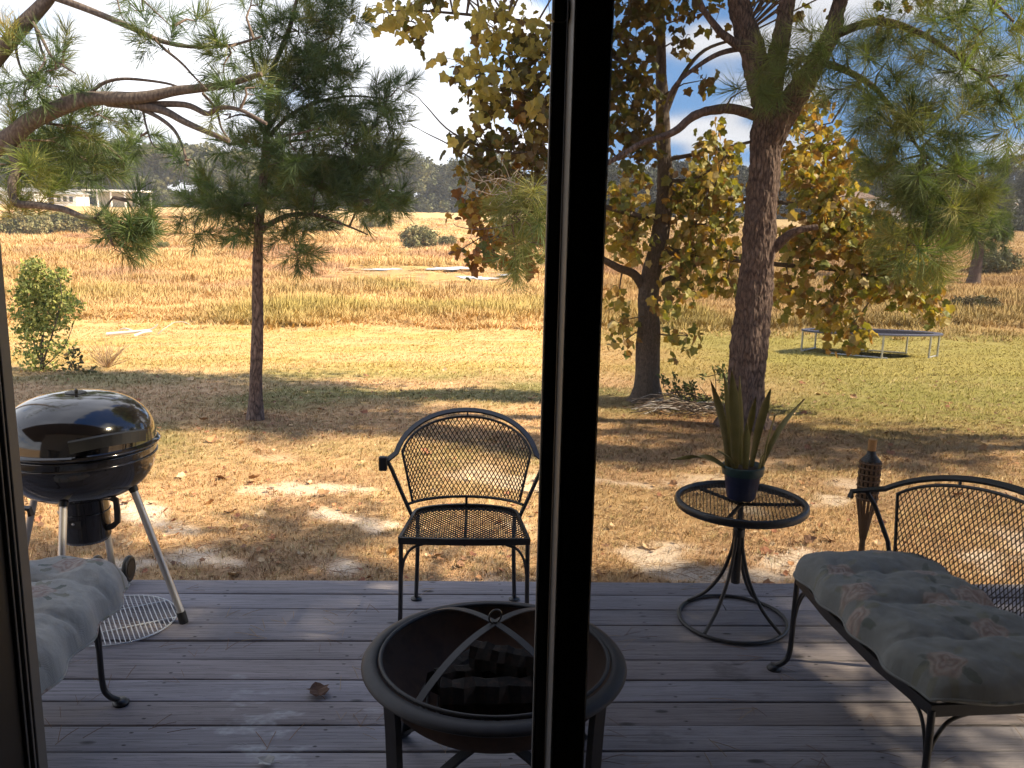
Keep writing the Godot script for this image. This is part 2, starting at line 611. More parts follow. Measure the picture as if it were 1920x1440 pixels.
	rl.box(Vector3(0.62, 2.035, 0.0), Vector3(0.875, 0.05, 0.034), 0.003)
	rl.box(Vector3(1.035, 1.05, 0.0), Vector3(0.05, 2.02, 0.030), 0.003)
	part(rl, "glass_rail", M.bronze, t)
	var gm := StandardMaterial3D.new()
	gm.transparency = BaseMaterial3D.TRANSPARENCY_ALPHA
	gm.albedo_color = Color(0.55, 0.57, 0.58, 0.04)
	gm.roughness = 0.02
	var gl := MB.new()
	gl.box(Vector3(0.595, 1.05, -0.004), Vector3(0.86, 1.94, 0.005))
	part(gl, "glass_pane", gm, t)
	# insect screen: woven cloth too fine to count, drawn as a thin grey veil
	var sc := StandardMaterial3D.new()
	sc.transparency = BaseMaterial3D.TRANSPARENCY_ALPHA
	sc.albedo_color = Color(0.20, 0.20, 0.21, 0.17)
	sc.roughness = 1.0
	var sb := MB.new()
	sb.box(Vector3(0.60, 1.05, -0.055), Vector3(0.90, 1.96, 0.0012))
	part(sb, "insect_screen", sc, t)

# ------------------------------------------------------------------ deck
func build_deck() -> void:
	var W := 2048
	var H := 1020
	var x0 := -3.0
	var x1 := 3.2
	var n := 17                     # boards, 60 rows of the picture each
	var f := noise(1.0, 81, 3)
	var f2 := noise(1.0, 82, 3)
	var px := PackedByteArray()
	px.resize(W * H * 3)
	var hp := PackedByteArray()
	hp.resize(W * H)
	var tone := []
	for b in n: tone.append([rng.randf_range(0.84, 1.14), rng.randf_range(-0.04, 0.05)])
	var knots := []
	for k in 75:
		knots.append([rng.randf() * W, rng.randf() * H, rng.randf_range(2.5, 6.0), rng.randf_range(0.35, 0.9)])
	for j in H:
		var b := j / 60
		var inb := j % 60
		var tb: float = tone[b][0]
		var warm: float = tone[b][1]
		for i in W:
			var g := f.get_noise_2d(i * 0.0045 + b * 71.0, j * 0.20)
			var g2 := f2.get_noise_2d(i * 0.016 + b * 31.0, j * 0.55)
			var l := f2.get_noise_2d(i * 0.004 + 400.0, j * 0.009)
			var val := (0.25 + 0.08 * g + 0.05 * g2 + 0.055 * l) * tb
			if g2 < -0.42: val *= 0.72
			if inb < 2 or inb > 57: val *= 0.75
			var k := j * W + i
			hp[k] = int(clampf(128 + 90 * g + 60 * g2, 0, 255))
			px[k * 3] = _b(val * (1.01 + warm))
			px[k * 3 + 1] = _b(val * 0.935)
			px[k * 3 + 2] = _b(val * (1.01 - warm))
	# knots
	for q in knots:
		for dj in range(-8, 9):
			for di in range(-18, 19):
				var i := int(q[0]) + di
				var j := int(q[1]) + dj
				if i < 0 or j < 0 or i >= W or j >= H: continue
				if j / 60 != int(q[1]) / 60: continue
				var r: float = Vector2(di / (q[2] * 2.0), dj / q[2]).length()
				if r > 1.0: continue
				var a: float = q[3] * (1.0 - r * r)
				var k := (j * W + i) * 3
				for e in 3: px[k + e] = int(px[k + e] * (1.0 - 0.75 * a))
	for b in n:
		for jx in [-2.9, -2.3, -1.7, -1.1, -0.5, 0.1, 0.7, 1.3, 1.9, 2.5]:
			for jy in [13, 46]:
				var ci := int((jx + rng.randf_range(-0.012, 0.012) - x0) / (x1 - x0) * W)
				var cj: int = b * 60 + jy + rng.randi_range(-3, 3)
				for dj in range(-1, 2):
					for di in range(-2, 3):
						if absi(di) + absi(dj) > 2: continue
						var k := ((cj + dj) * W + ci + di) * 3
						for e in 3: px[k + e] = int(px[k + e] * 0.42)
	# weather splits along the grain
	for q in 90:
		var ci := rng.randi_range(10, W - 200)
		var cj := rng.randi_range(4, H - 5)
		var ln := rng.randi_range(25, 150)
		var yy := float(cj)
		for di in ln:
			yy += rng.randf_range(-0.16, 0.16)
			var jj := clampi(int(yy), 0, H - 1)
			if jj / 60 != cj / 60: break
			var k := (jj * W + ci + di) * 3
			for e in 3: px[k + e] = int(px[k + e] * 0.55)
	# pale paint spill and grey blotches on the boards
	var sn := noise(0.02, 85, 4)
	for s in [[-0.73, 2.66, 0.17, 0.20, 0.75], [-0.62, 2.50, 0.12, 0.10, 0.8], [-0.78, 2.86, 0.11, 0.06, 0.55], [-0.86, 2.95, 0.06, 0.04, 0.5], [-0.35, 2.75, 0.05, 0.03, 0.4], [0.62, 2.6, 0.14, 0.08, -0.45], [0.95, 3.02, 0.16, 0.10, -0.6], [1.0, 2.84, 0.05, 0.04, -0.8]]:
		var ci := int((s[0] - x0) / (x1 - x0) * W)
		var cj := int((s[1] - 1.36) / (n * 0.1446) * H)
		var ri := int(s[2] / (x1 - x0) * W)
		var rj := int(s[3] / (n * 0.1446) * H)
		for j in range(maxi(cj - rj, 0), mini(cj + rj, H)):
			for i in range(maxi(ci - ri, 0), mini(ci + ri, W)):
				var r := Vector2(float(i - ci) / ri, float(j - cj) / rj).length()
				var a := clampf((1.0 - r) * 1.3 + sn.get_noise_2d(i, j * 1.6) * 1.5 - 0.25, 0, 1)
				a = smoothstep(0.15, 1.0, a) * (0.55 + 0.45 * sn.get_noise_2d(i * 5.0, j * 7.0))
				var k := (j * W + i) * 3
				if s[4] > 0:
					a *= s[4]
					px[k] = int(lerpf(px[k], 196, a)); px[k + 1] = int(lerpf(px[k + 1], 200, a)); px[k + 2] = int(lerpf(px[k + 2], 205, a))
				else:
					a *= -s[4]
					px[k] = int(lerpf(px[k], 62, a)); px[k + 1] = int(lerpf(px[k + 1], 58, a)); px[k + 2] = int(lerpf(px[k + 2], 56, a))
	var tex := ImageTexture.create_from_image(Image.create_from_data(W, H, false, Image.FORMAT_RGB8, px))
	var ht := ImageTexture.create_from_image(Image.create_from_data(W, H, false, Image.FORMAT_L8, hp))
	var dm := StandardMaterial3D.new()
	dm.albedo_texture = tex
	dm.roughness = 0.72
	dm.heightmap_enabled = true
	dm.heightmap_texture = ht
	dm.heightmap_scale = 0.12
	var deck := structure("deck")
	for b in n:
		var za := -(1.36 + b * 0.1446)
		var cuts := [x0, x1]
		if b in [3, 12]: cuts = [x0, -0.4 + b * 0.02, x1]
		if b in [6, 11, 15]: cuts = [x0, 1.27 - b * 0.013, x1]
		for q in cuts.size() - 1:
			var xa: float = cuts[q] + 0.0015
			var xb: float = cuts[q + 1] - 0.0015
			var mb := MB.new()
			var lift := rng.randf_range(-0.0025, 0.0)
			var tilt := rng.randf_range(-0.0015, 0.0015)
			var segs := 14
			var sec := [[0.0025, -0.038], [0.0025, -0.005], [0.0065, -0.0004], [0.045, tilt * 0.3 + 0.0006], [0.10, tilt], [0.1376, -0.0004], [0.1416, -0.005], [0.1416, -0.038]]
			var s := mb.v.size()
			for i in segs + 1:
				var x := lerpf(xa, xb, float(i) / segs)
				var wv := 0.0016 * sin(x * 2.1 + b * 1.7)
				var wz := 0.0012 * sin(x * 1.3 + b * 2.9)
				for e in sec:
					mb.add(Vector3(x, e[1] + lift + wv, za - e[0] + wz), Vector3.UP, Vector2((x - x0) / (x1 - x0), (b + e[0] / 0.1446) / n))
			for i in segs:
				for e in sec.size() - 1:
					var a := s + i * sec.size() + e
					var d := a + sec.size()
					mb.tri(a, d, a + 1); mb.tri(a + 1, d, d + 1)
			mb.smooth(0, 0)
			part(mb, "plank", dm, deck)
	var jm := mat(0.10, 0.085, 0.07, 0.9)
	for x in [-2.9, -1.7, -0.5, 0.7, 1.9, 3.1]:
		var jb := MB.new()
		jb.box(Vector3(x, -0.135, -2.58), Vector3(0.04, 0.18, 2.42))
		part(jb, "joist", jm, deck)
	var fa := MB.new()
	fa.box(Vector3(0.1, -0.14, -3.806), Vector3(6.2, 0.19, 0.03), 0.003)
	part(fa, "fascia", jm, deck)
	for x in [-2.9, -0.5, 1.9]:
		for zz in [-1.5, -3.76]:
			var pb := MB.new()
			pb.box(Vector3(x, -0.33, zz), Vector3(0.1, 0.25, 0.05))
			part(pb, "post", jm, deck)

func _b(v: float) -> int:
	v = clampf(v, 0.0, 1.0)
	var s := 12.92 * v if v <= 0.0031308 else 1.055 * pow(v, 1.0 / 2.4) - 0.055
	return int(s * 255.0)

# ------------------------------------------------------------------ grass
func tuft_mesh(blades: int, spread: float, w: float, lean: float, m: Material) -> ArrayMesh:
	var mb := MB.new()
	for k in blades:
		var a := rng.randf() * TAU
		var p := Vector3(cos(a), 0, sin(a)) * spread * sqrt(rng.randf())
		var b := rng.randf() * TAU
		var dirn := Vector3(cos(b), 0, sin(b))
		var sd := Vector3(-dirn.z, 0, dirn.x) * w
		var h := rng.randf_range(0.55, 1.0)
		var l := lean * rng.randf_range(0.2, 1.0)
		var s := mb.v.size()
		var nn := (Vector3.UP * 0.9 + dirn * 0.35).normalized()
		mb.add(p - sd, nn); mb.add(p + sd, nn)
		mb.add(p + dirn * l * 0.35 + Vector3.UP * h * 0.6 - sd * 0.75, nn); mb.add(p + dirn * l * 0.35 + Vector3.UP * h * 0.6 + sd * 0.75, nn)
		mb.add(p + dirn * l + Vector3.UP * h, nn)
		mb.tri(s, s + 1, s + 2); mb.tri(s + 1, s + 3, s + 2); mb.tri(s + 2, s + 3, s + 4)
	return mb.mesh(m)

func wet(x: float, d: float) -> bool:
	# bare, short stretch round the standing water
	return d > 43.0 + 2.5 * sin(x * 0.9) and d < 60.0 and x > -9.0 + 0.4 * sin(d) and x < 1.8

func build_grass() -> void:
	# mown lawn
	var short := tuft_mesh(7, 0.9, 0.055, 0.9, M.straw)
	var xf := []
	var cs := []
	for k in 95000:
		var u := rng.randf()
		var d := 3.86 * pow(17.0 / 3.86, u)
		var half := 0.66 * d + 0.9
		var x := rng.randf_range(-half, half) + 0.04 * d
		var sc := rng.randf_range(0.026, 0.046) * (0.85 + 0.03 * d)
		var n3: float = M.gn3.get_noise_2d(x, d) + M.gn2.get_noise_2d(x, d) * 0.35
		if d < 7.5 and n3 > 0.3 and rng.randf() < 0.8: continue
		var c := gcol(x, d)
		var v := rng.randf_range(0.82, 1.15)
		if rng.randf() < (0.14 if d < 7.0 else 0.3): c = c.lerp(Color(0.24, 0.25, 0.07), 0.55)
		if rng.randf() < 0.12: c = c.lerp(Color(0.75, 0.6, 0.36), 0.7)
		c = Color(c.r * v, c.g * v, c.b * v)
		var b := Basis(Vector3.UP, rng.randf() * TAU).scaled(Vector3(sc, sc * rng.randf_range(0.5, 1.15), sc))
		xf.append(Transform3D(b, Vector3(x, ground_y(x, -d) - 0.004, -d))); cs.append(c)
	for k in 42000:
		var d := rng.randf_range(15.0, 29.0)
		var half := 0.66 * d + 0.9
		var x := rng.randf_range(-half, half) + 0.04 * d
		var c := gcol(x, d)
		var v := rng.randf_range(0.75, 1.2)
		c = Color(c.r * v, c.g * v, c.b * v)
		var sc := rng.randf_range(0.07, 0.13)
		var b := Basis(Vector3.UP, rng.randf() * TAU).scaled(Vector3(sc, sc * rng.randf_range(0.25, 0.6), sc))
		xf.append(Transform3D(b, Vector3(x, ground_y(x, -d) - 0.004, -d))); cs.append(c)
	var o := scatter("lawn_grass", short, xf, cs, self)
	o.set_meta("kind", "stuff")
	o.set_meta("label", "mown straw coloured lawn grass between deck and meadow"); o.set_meta("category", "grass")
	# tall meadow grass
	var tall := tuft_mesh(11, 0.28, 0.012, 0.35, M.straw)
	xf = []; cs = []
	for k in 120000:
		var u := rng.randf()
		var d := 28.0 * pow(150.0 / 28.0, pow(u, 1.25))
		if k < 14000: d = rng.randf_range(26.5, 32.0)
		var x := rng.randf_range(-0.66 * d - 2.0, 0.66 * d + 2.0) + 0.04 * d
		var edge: float = 28.4 + 2.0 * M.gn1.get_noise_2d(x * 0.5, 3.0) + 1.2 * M.gn2.get_noise_2d(x, 7.0) + 2.2 * smoothstep(3.0, 9.0, x)
		if d < edge and rng.randf() > 0.10: continue
		var n1: float = M.gn1.get_noise_2d(x * 0.35, d * 0.35)
		var n2: float = M.gn2.get_noise_2d(x * 0.12, d * 0.12)
		var h := rng.randf_range(0.22, 0.62) * (0.9 + 0.9 * n1)
		if d < edge: h *= 0.4
		elif d < edge + 2.0: h *= 0.6 + 0.25 * (d - edge) / 2.0
		if d > 95.0: h *= 0.6
		if wet(x, d): h *= 0.13
		var c := Color(0.66, 0.43, 0.185)
		c = c.lerp(Color(0.46, 0.38, 0.10), clampf(0.2 + n1 * 1.3, 0, 0.8) * (1.0 - smoothstep(38.0, 46.0, d) * 0.6))
		c = c.lerp(Color(0.48, 0.28, 0.165), clampf(0.15 + n2 * 2.4, 0, 0.85) * smoothstep(33.0, 44.0, d))
		c = c.lerp(Color(0.80, 0.60, 0.32), smoothstep(0.0, 0.35, -n2) * smoothstep(55.0, 80.0, d) * 0.8)
		if d < edge + 1.3 and rng.randf() < 0.5: c = c.lerp(Color(0.30, 0.25, 0.07), clampf(0.4 + n1, 0, 0.9))
		c = c.lerp(Color(0.36, 0.25, 0.11), 0.5 * smoothstep(2.0, 9.0, x - 0.1 * d))
		var v := rng.randf_range(0.75, 1.25)
		c = Color(c.r * v, c.g * v, c.b * v)
		var wd := rng.randf_range(0.7, 1.3) * (0.8 + d * 0.012)
		var b := Basis(Vector3.UP, rng.randf() * TAU).scaled(Vector3(wd, h, wd))
		xf.append(Transform3D(b, Vector3(x, ground_y(x, -d) - 0.02, -d))); cs.append(c)
	o = scatter("meadow_grass", tall, xf, cs, self)
	o.set_meta("kind", "stuff")
	o.set_meta("label", "tall dry meadow grass beyond the lawn"); o.set_meta("category", "grass")

# ------------------------------------------------------------------ furniture
# expanded metal: diamonds over a curved panel; f(u, v) gives the point, inside(u, v) the outline, u and v in metres
func expanded(mb: MB, u0: float, u1: float, v0: float, v1: float, du: float, dv: float, f: Callable, inside: Callable, r: float) -> void:
	var nu := int((u1 - u0) / du) + 1
	var nv := int((v1 - v0) / dv) + 1
	for s in [-1.0, 1.0]:
		for i in range(-1, nu + 2):
			for j in range(-1, nv + 1):
				var a := Vector2(u0 + i * du, v0 + j * dv)
				if j % 2: a.x += du / 2
				var b := a + Vector2(s * du / 2, dv)
				var ia: bool = inside.call(a.x, a.y)
				var ib: bool = inside.call(b.x, b.y)
				if not ia and not ib: continue
				if ia != ib:
					var lo := a if ia else b
					var hi := b if ia else a
					for q in 6:
						var mid := (lo + hi) / 2
						if inside.call(mid.x, mid.y): lo = mid
						else: hi = mid
					if ia: b = lo
					else: a = lo
				if a.distance_to(b) < 0.002: continue
				mb.tube([f.call(a.x, a.y), f.call(b.x, b.y)], r, 3, false)

# back panel of the barrel chair: q across -1..1, y up
func back_pt(q: float, y: float) -> Vector3:
	var t := (y - 0.46) / 0.36
	var w := lerpf(0.235, 0.315, clampf(t, 0, 1.2))
	var ph := q * 1.12
	var dep := lerpf(0.10, 0.17, t)
	return Vector3(w * sin(ph) / sin(1.12), y, -0.185 - 0.09 * t + dep * (1.0 - cos(ph)) / (1.0 - cos(1.12)))

func make_chair(label: String, at_p: Vector3, turn: float) -> Node3D:
	var t := thing("patio_chair", label, "chair", at_p, turn, "")
	# seat outline
	var out := []
	for k in 13:
		var q := -1.0 + k / 6.0
		out.append(Vector3(q * 0.25, 0.418, 0.20 + 0.012 * (1 - q * q)))
	for k in 17:
		var a := PI * k / 16.0
		out.append(Vector3(0.215 * cos(a), 0.418, -0.10 - 0.10 * sin(a)))
	out.append(out[0])
	var poly := PackedVector2Array()
	for p in out: poly.append(Vector2(p.x, p.z))
	var sf := MB.new()
	sf.bar(out, 0.012, 0.026, Vector3.UP)
	part(sf, "seat_frame", M.iron, t)
	var sm := MB.new()
	expanded(sm, -0.26, 0.26, -0.22, 0.23, 0.018, 0.0125, func(u, v): return Vector3(u, 0.421 - 0.012 * cos(u * 6.0) * cos(v * 6.0) , v), func(u, v): return Geometry2D.is_point_in_polygon(Vector2(u, v), poly), 0.0026)
	part(sm, "seat_mesh", M.mesh_iron, t)
	var su := MB.new()
	su.tube([Vector3(0, 0.405, -0.19), Vector3(0, 0.40, 0.2)], 0.006, 6)
	part(su, "seat_support", M.iron, t)
	# back
	var top_in := func(q): return 0.800 - 0.125 * q * q - 0.03 * pow(absf(q), 6.0)
	var bm := MB.new()
	expanded(bm, -0.36, 0.36, 0.455, 0.83, 0.0165, 0.0145,
		func(u, v): return back_pt(u / lerpf(0.235, 0.315, clampf((v - 0.46) / 0.36, 0, 1.2)) * 0.93, v),
		func(u, v):
			var w: float = lerpf(0.235, 0.315, clampf((v - 0.46) / 0.36, 0, 1.2)) / 0.93
			var q: float = u / w
			return absf(q) < 0.90 and v > 0.470 and v < top_in.call(q) - 0.004, 0.0023)
	part(bm, "back_mesh", M.mesh_iron, t)
	var bf := MB.new()
	var loop := []
	for k in 25:
		var q := -0.90 + 1.8 * k / 24.0
		loop.append(back_pt(q, top_in.call(q)))
	var left := []
	for k in 7: left.append(back_pt(-0.90, lerpf(0.470, top_in.call(-0.90), k / 6.0)))
	var right := []
	for k in 7: right.append(back_pt(0.90, lerpf(top_in.call(0.90), 0.470, k / 6.0)))
	var loop2 := left.slice(0, 6); loop2.append_array(loop); loop2.append_array(right.slice(1))
	bf.tube(loop2, 0.0055, 7)
	var low := []
	for k in 17: low.append(back_pt(-1.0 + k / 8.0, 0.468))
	bf.tube(low, 0.0062, 7)
	bf.tube([back_pt(0, 0.468), Vector3(0, 0.425, -0.198)], 0.006, 7)
	part(bf, "back_frame", M.iron, t)
	# rail over the back that runs out into the two arms
	var ar := MB.new()
	var rail := [Vector3(-0.338, 0.650, -0.062)]
	for k in 25:
		var q := -1.0 + k / 12.0
		rail.append(back_pt(q * 1.03, 0.826 - 0.142 * q * q) + Vector3(0, 0, -0.004))
	rail.append(Vector3(0.338, 0.650, -0.062))
	ar.bar(rail, 0.020, 0.010, Vector3(0, 0.8, 0.6))
	ar.tube([back_pt(0, 0.800), back_pt(0, 0.824)], 0.005, 6)
	part(ar, "arm_rail", M.iron, t)
	for s in [-1, 1]:
		var cp := MB.new()
		cp.box(Vector3(s * 0.340, 0.648, -0.060), Vector3(0.034, 0.060, 0.024), 0.004)
		part(cp, "arm_end", M.iron, t)
		var po := MB.new()
		po.tube([Vector3(s * 0.222, 0.41, -0.085), Vector3(s * 0.262, 0.50, -0.092), Vector3(s * 0.305, 0.61, -0.085), Vector3(s * 0.328, 0.668, -0.070)], 0.0085, 8)
		part(po, "back_post", M.iron, t)
		var fl := MB.new()
		fl.tube(spline([Vector3(s * 0.245, 0.41, 0.195), Vector3(s * 0.247, 0.2, 0.198), Vector3(s * 0.250, 0.05, 0.205), Vector3(s * 0.252, 0.012, 0.215)]), 0.009, 8)
		fl.lathe([Vector2(0, 0.0125), Vector2(0.012, 0.0125), Vector2(0.02, 0.006), Vector2(0.02, 0.0), Vector2(0, 0.0)], 14, Vector3(s * 0.252, 0, 0.215))
		part(fl, "leg", M.iron, t)
		var rl := MB.new()
		rl.tube(spline([Vector3(s * 0.205, 0.41, -0.13), Vector3(s * 0.205, 0.25, -0.14), Vector3(s * 0.212, 0.06, -0.165), Vector3(s * 0.214, 0.012, -0.18)]), 0.009, 8)
		rl.lathe([Vector2(0, 0.0125), Vector2(0.012, 0.0125), Vector2(0.024, 0.006), Vector2(0.024, 0.0), Vector2(0, 0.0)], 14, Vector3(s * 0.214, 0, -0.18))
		part(rl, "leg", M.iron, t)
		var br := MB.new()
		br.tube(spline([Vector3(s * 0.243, 0.275, 0.198), Vector3(s * 0.232, 0.34, 0.200), Vector3(s * 0.205, 0.385, 0.202), Vector3(s * 0.16, 0.405, 0.205)]), 0.0055, 7)
		part(br, "brace", M.iron, t)
	return t

func floral(base: Color) -> StandardMaterial3D:
	var W := 768
	var im := Image.create(W, W, false, Image.FORMAT_RGB8)
	var f := noise(0.02, 91, 4)
	var f2 := noise(0.25, 92, 2)
	for j in W:
		for i in W:
			var v := 1.0 + 0.16 * f.get_noise_2d(i, j) + 0.10 * f2.get_noise_2d(i, j)
			im.set_pixel(i, j, Color(base.r * v, base.g * v, base.b * v).linear_to_srgb())
	var spots := []
	var tries := 0
	while spots.size() < 9 and tries < 900:
		tries += 1
		var p := Vector2(rng.randf() * W, rng.randf() * W)
		var ok := true
		for s in spots:
			if s.distance_to(p) < 205: ok = false
		if ok: spots.append(p)
	var fp := noise(0.06, 95, 3)
	for p in spots:
		# leaves round the bloom
		for k in 7:
			var a := rng.randf() * TAU
			var q: Vector2 = p + Vector2(cos(a), sin(a)) * rng.randf_range(62, 98)
			var ax := rng.randf_range(22, 36)
			var ay := ax * 0.42
			for dj in range(-40, 41):
				for di in range(-40, 41):
					var d := Vector2(di, dj).rotated(-a)
					var rr := Vector2(d.x / ax, d.y / ay).length()
					if rr > 1.0 + 0.4 * fp.get_noise_2d(q.x + di, q.y + dj): continue
					var x := posmod(int(q.x) + di, W)
					var y := posmod(int(q.y) + dj, W)
					var c := Color(0.13, 0.155, 0.13) if k % 2 else Color(0.24, 0.24, 0.18)
					im.set_pixel(x, y, im.get_pixel(x, y).lerp(c.linear_to_srgb(), 0.7))
		var R := rng.randf_range(56, 74)
		for dj in range(-88, 89):
			for di in range(-88, 89):
				var d := Vector2(di, dj)
				var ang := d.angle()
				var rr := d.length() / (R * (1.0 + 0.10 * sin(ang * 5 + p.x) + 0.08 * fp.get_noise_2d(p.x + di * 2, p.y + dj * 2)))
				if rr > 1.0: continue
				var x := posmod(int(p.x) + di, W)
				var y := posmod(int(p.y) + dj, W)
				var pet := 0.5 + 0.5 * sin(rr * 15.0 + 2.2 * sin(ang * 3.0 + rr * 4.0 + p.y))
				var c := Color(0.30, 0.19, 0.165).lerp(Color(0.50, 0.42, 0.36), clampf(pet * 0.8 + rr * 0.35, 0, 1))
				im.set_pixel(x, y, im.get_pixel(x, y).lerp(c.linear_to_srgb(), (0.55 + 0.35 * fp.get_noise_2d(x, y) + 0.2) * (1.0 - smoothstep(0.8, 1.0, rr))))
	var m := StandardMaterial3D.new()
	m.albedo_texture = ImageTexture.create_from_image(im)
	m.roughness = 0.95
	m.rim_enabled = true; m.rim = 0.15
	# weave and small creases of the cloth
	var wv := PackedByteArray()
	wv.resize(W * W)
	var cr := noise(0.035, 98, 3)
	for j in W:
		for i in W:
			wv[j * W + i] = int(clampf(128 + (34 if (i / 2 + j / 2) % 2 else -34) + 80 * cr.get_noise_2d(i, j), 0, 255))
	m.heightmap_enabled = true
	m.heightmap_texture = ImageTexture.create_from_image(Image.create_from_data(W, W, false, Image.FORMAT_L8, wv))
	m.heightmap_scale = 0.25
	return m

# a small loveseat: local x across, +z the way it faces, origin on the floor in the middle
func love_pt(q: float, y: float) -> Vector3:
	var t := (y - 0.44) / 0.38
	var w := lerpf(0.435, 0.525, clampf(t, 0, 1.2))
	var ph := q * 1.05
	var dep := lerpf(0.13, 0.20, t)
	return Vector3(w * sin(ph) / sin(1.05), y, -0.235 - 0.085 * t + dep * (1.0 - cos(ph)) / (1.0 - cos(1.05)))

func make_loveseat(label: String, at_p: Vector3, turn: float) -> Node3D:
	var t := thing("loveseat", label, "loveseat", at_p, turn, "wrought iron mesh loveseats on the deck")
	var hx := 0.435
	var hz := 0.235
	var H := 0.375
	var fr := MB.new()
	var loop := [Vector3(-hx, H, hz), Vector3(-hx * 0.4, H - 0.010, hz + 0.012), Vector3(hx * 0.4, H - 0.010, hz + 0.012), Vector3(hx, H, hz), Vector3(hx, H, -hz * 0.6), Vector3(hx * 0.7, H, -hz), Vector3(-hx * 0.7, H, -hz), Vector3(-hx, H, -hz * 0.6), Vector3(-hx, H, hz)]
	fr.bar(loop, 0.016, 0.034)
	part(fr, "seat_frame", M.iron, t)
	var sl := MB.new()
	expanded(sl, -hx, hx, -hz, hz, 0.022, 0.018, func(u, v): return Vector3(u, H + 0.008, v), func(u, v): return absf(u) < hx and absf(v) < hz and absf(u) < hx - maxf(0.0, -v - hz * 0.6) * 1.3, 0.0019)
	part(sl, "seat_mesh", M.mesh_iron, t)
	var top_in := func(q): return 0.792 - 0.105 * q * q - 0.03 * pow(absf(q), 6.0)
	var bm := MB.new()
	expanded(bm, -0.60, 0.60, 0.435, 0.83, 0.0185, 0.0155,
		func(u, v): return love_pt(u / lerpf(0.435, 0.525, clampf((v - 0.44) / 0.38, 0, 1.2)) * 0.95, v),
		func(u, v):
			var q: float = u / lerpf(0.435, 0.525, clampf((v - 0.44) / 0.38, 0, 1.2)) * 0.95
			return absf(q) < 0.93 and v > 0.450 and v < top_in.call(q) - 0.004, 0.0020)
	part(bm, "back_mesh", M.mesh_iron, t)
	var bf := MB.new()
	var lp := []
	for k in 6: lp.append(love_pt(-0.93, lerpf(0.450, top_in.call(-0.93), k / 6.0)))
	for k in 31:
		var q := -0.93 + 1.86 * k / 30.0
		lp.append(love_pt(q, top_in.call(q)))
	for k in range(1, 7): lp.append(love_pt(0.93, lerpf(top_in.call(0.93), 0.450, k / 6.0)))
	bf.tube(lp, 0.0062, 7)
	var low := []
	for k in 21: low.append(love_pt(-1.0 + k / 10.0, 0.447))
	bf.tube(low, 0.0068, 7)
	for q in [-0.5, 0.0, 0.5]: bf.tube([love_pt(q, 0.447), love_pt(q, H)], 0.006, 7)
	part(bf, "back_frame", M.iron, t)
	var ar := MB.new()
	var rail := [Vector3(-0.552, 0.640, 0.002), Vector3(-0.556, 0.665, -0.006)]
	for k in 31:
		var q := -1.0 + k / 15.0
		rail.append(love_pt(q * 1.04, 0.822 - 0.132 * q * q) + Vector3(0, 0, -0.004))
	rail.append_array([Vector3(0.556, 0.665, -0.006), Vector3(0.552, 0.640, 0.002)])
	ar.bar(rail, 0.022, 0.011, Vector3(0, 0.8, 0.6))
	for q in [-0.5, 0.0, 0.5]: ar.tube([love_pt(q, top_in.call(q)), love_pt(q, 0.822 - 0.132 * q * q)], 0.006, 6)
	part(ar, "arm_rail", M.iron, t)
	for sx in [-1, 1]:
		var po := MB.new()
		po.tube([Vector3(sx * hx, H, -0.13), Vector3(sx * 0.465, 0.50, -0.115), Vector3(sx * 0.515, 0.62, -0.08), Vector3(sx * 0.545, 0.678, -0.05)], 0.009, 8)
		part(po, "arm_post", M.iron, t)
		for sz in [-1, 1]:
			var z0: float = sz * hz if sz > 0 else -hz * 0.8
			var lg := MB.new()
			lg.tube(spline([Vector3(sx * hx, H, z0), Vector3(sx * (hx + 0.004), H * 0.6, z0), Vector3(sx * (hx + 0.004), 0.085, z0 + sz * 0.003), Vector3(sx * (hx + 0.010), 0.04, z0 + sz * 0.018), Vector3(sx * (hx + 0.022), 0.016, z0 + sz * 0.045)]), 0.0105, 8)
			lg.lathe([Vector2(0, 0.022), Vector2(0.018, 0.020), Vector2(0.028, 0.010), Vector2(0.026, 0.0), Vector2(0, 0.0)], 14, Vector3(sx * (hx + 0.024), 0, z0 + sz * 0.050))
			part(lg, "leg", M.iron, t)
			var b1 := MB.new()
			b1.tube(spline([Vector3(sx * hx, H * 0.52, z0), Vector3(sx * hx, H * 0.74, z0 - sz * 0.015), Vector3(sx * hx, H * 0.90, z0 - sz * 0.05), Vector3(sx * hx, H - 0.014, z0 - sz * 0.105)]), 0.006, 6)
			part(b1, "brace", M.iron, t)
			if sz > 0:
				var b2 := MB.new()
				b2.tube(spline([Vector3(sx * hx, H * 0.52, z0), Vector3(sx * (hx - 0.015), H * 0.74, z0), Vector3(sx * (hx - 0.05), H * 0.90, z0), Vector3(sx * (hx - 0.105), H - 0.016, z0 + 0.004)]), 0.006, 6)
				part(b2, "brace", M.iron, t)
	return t

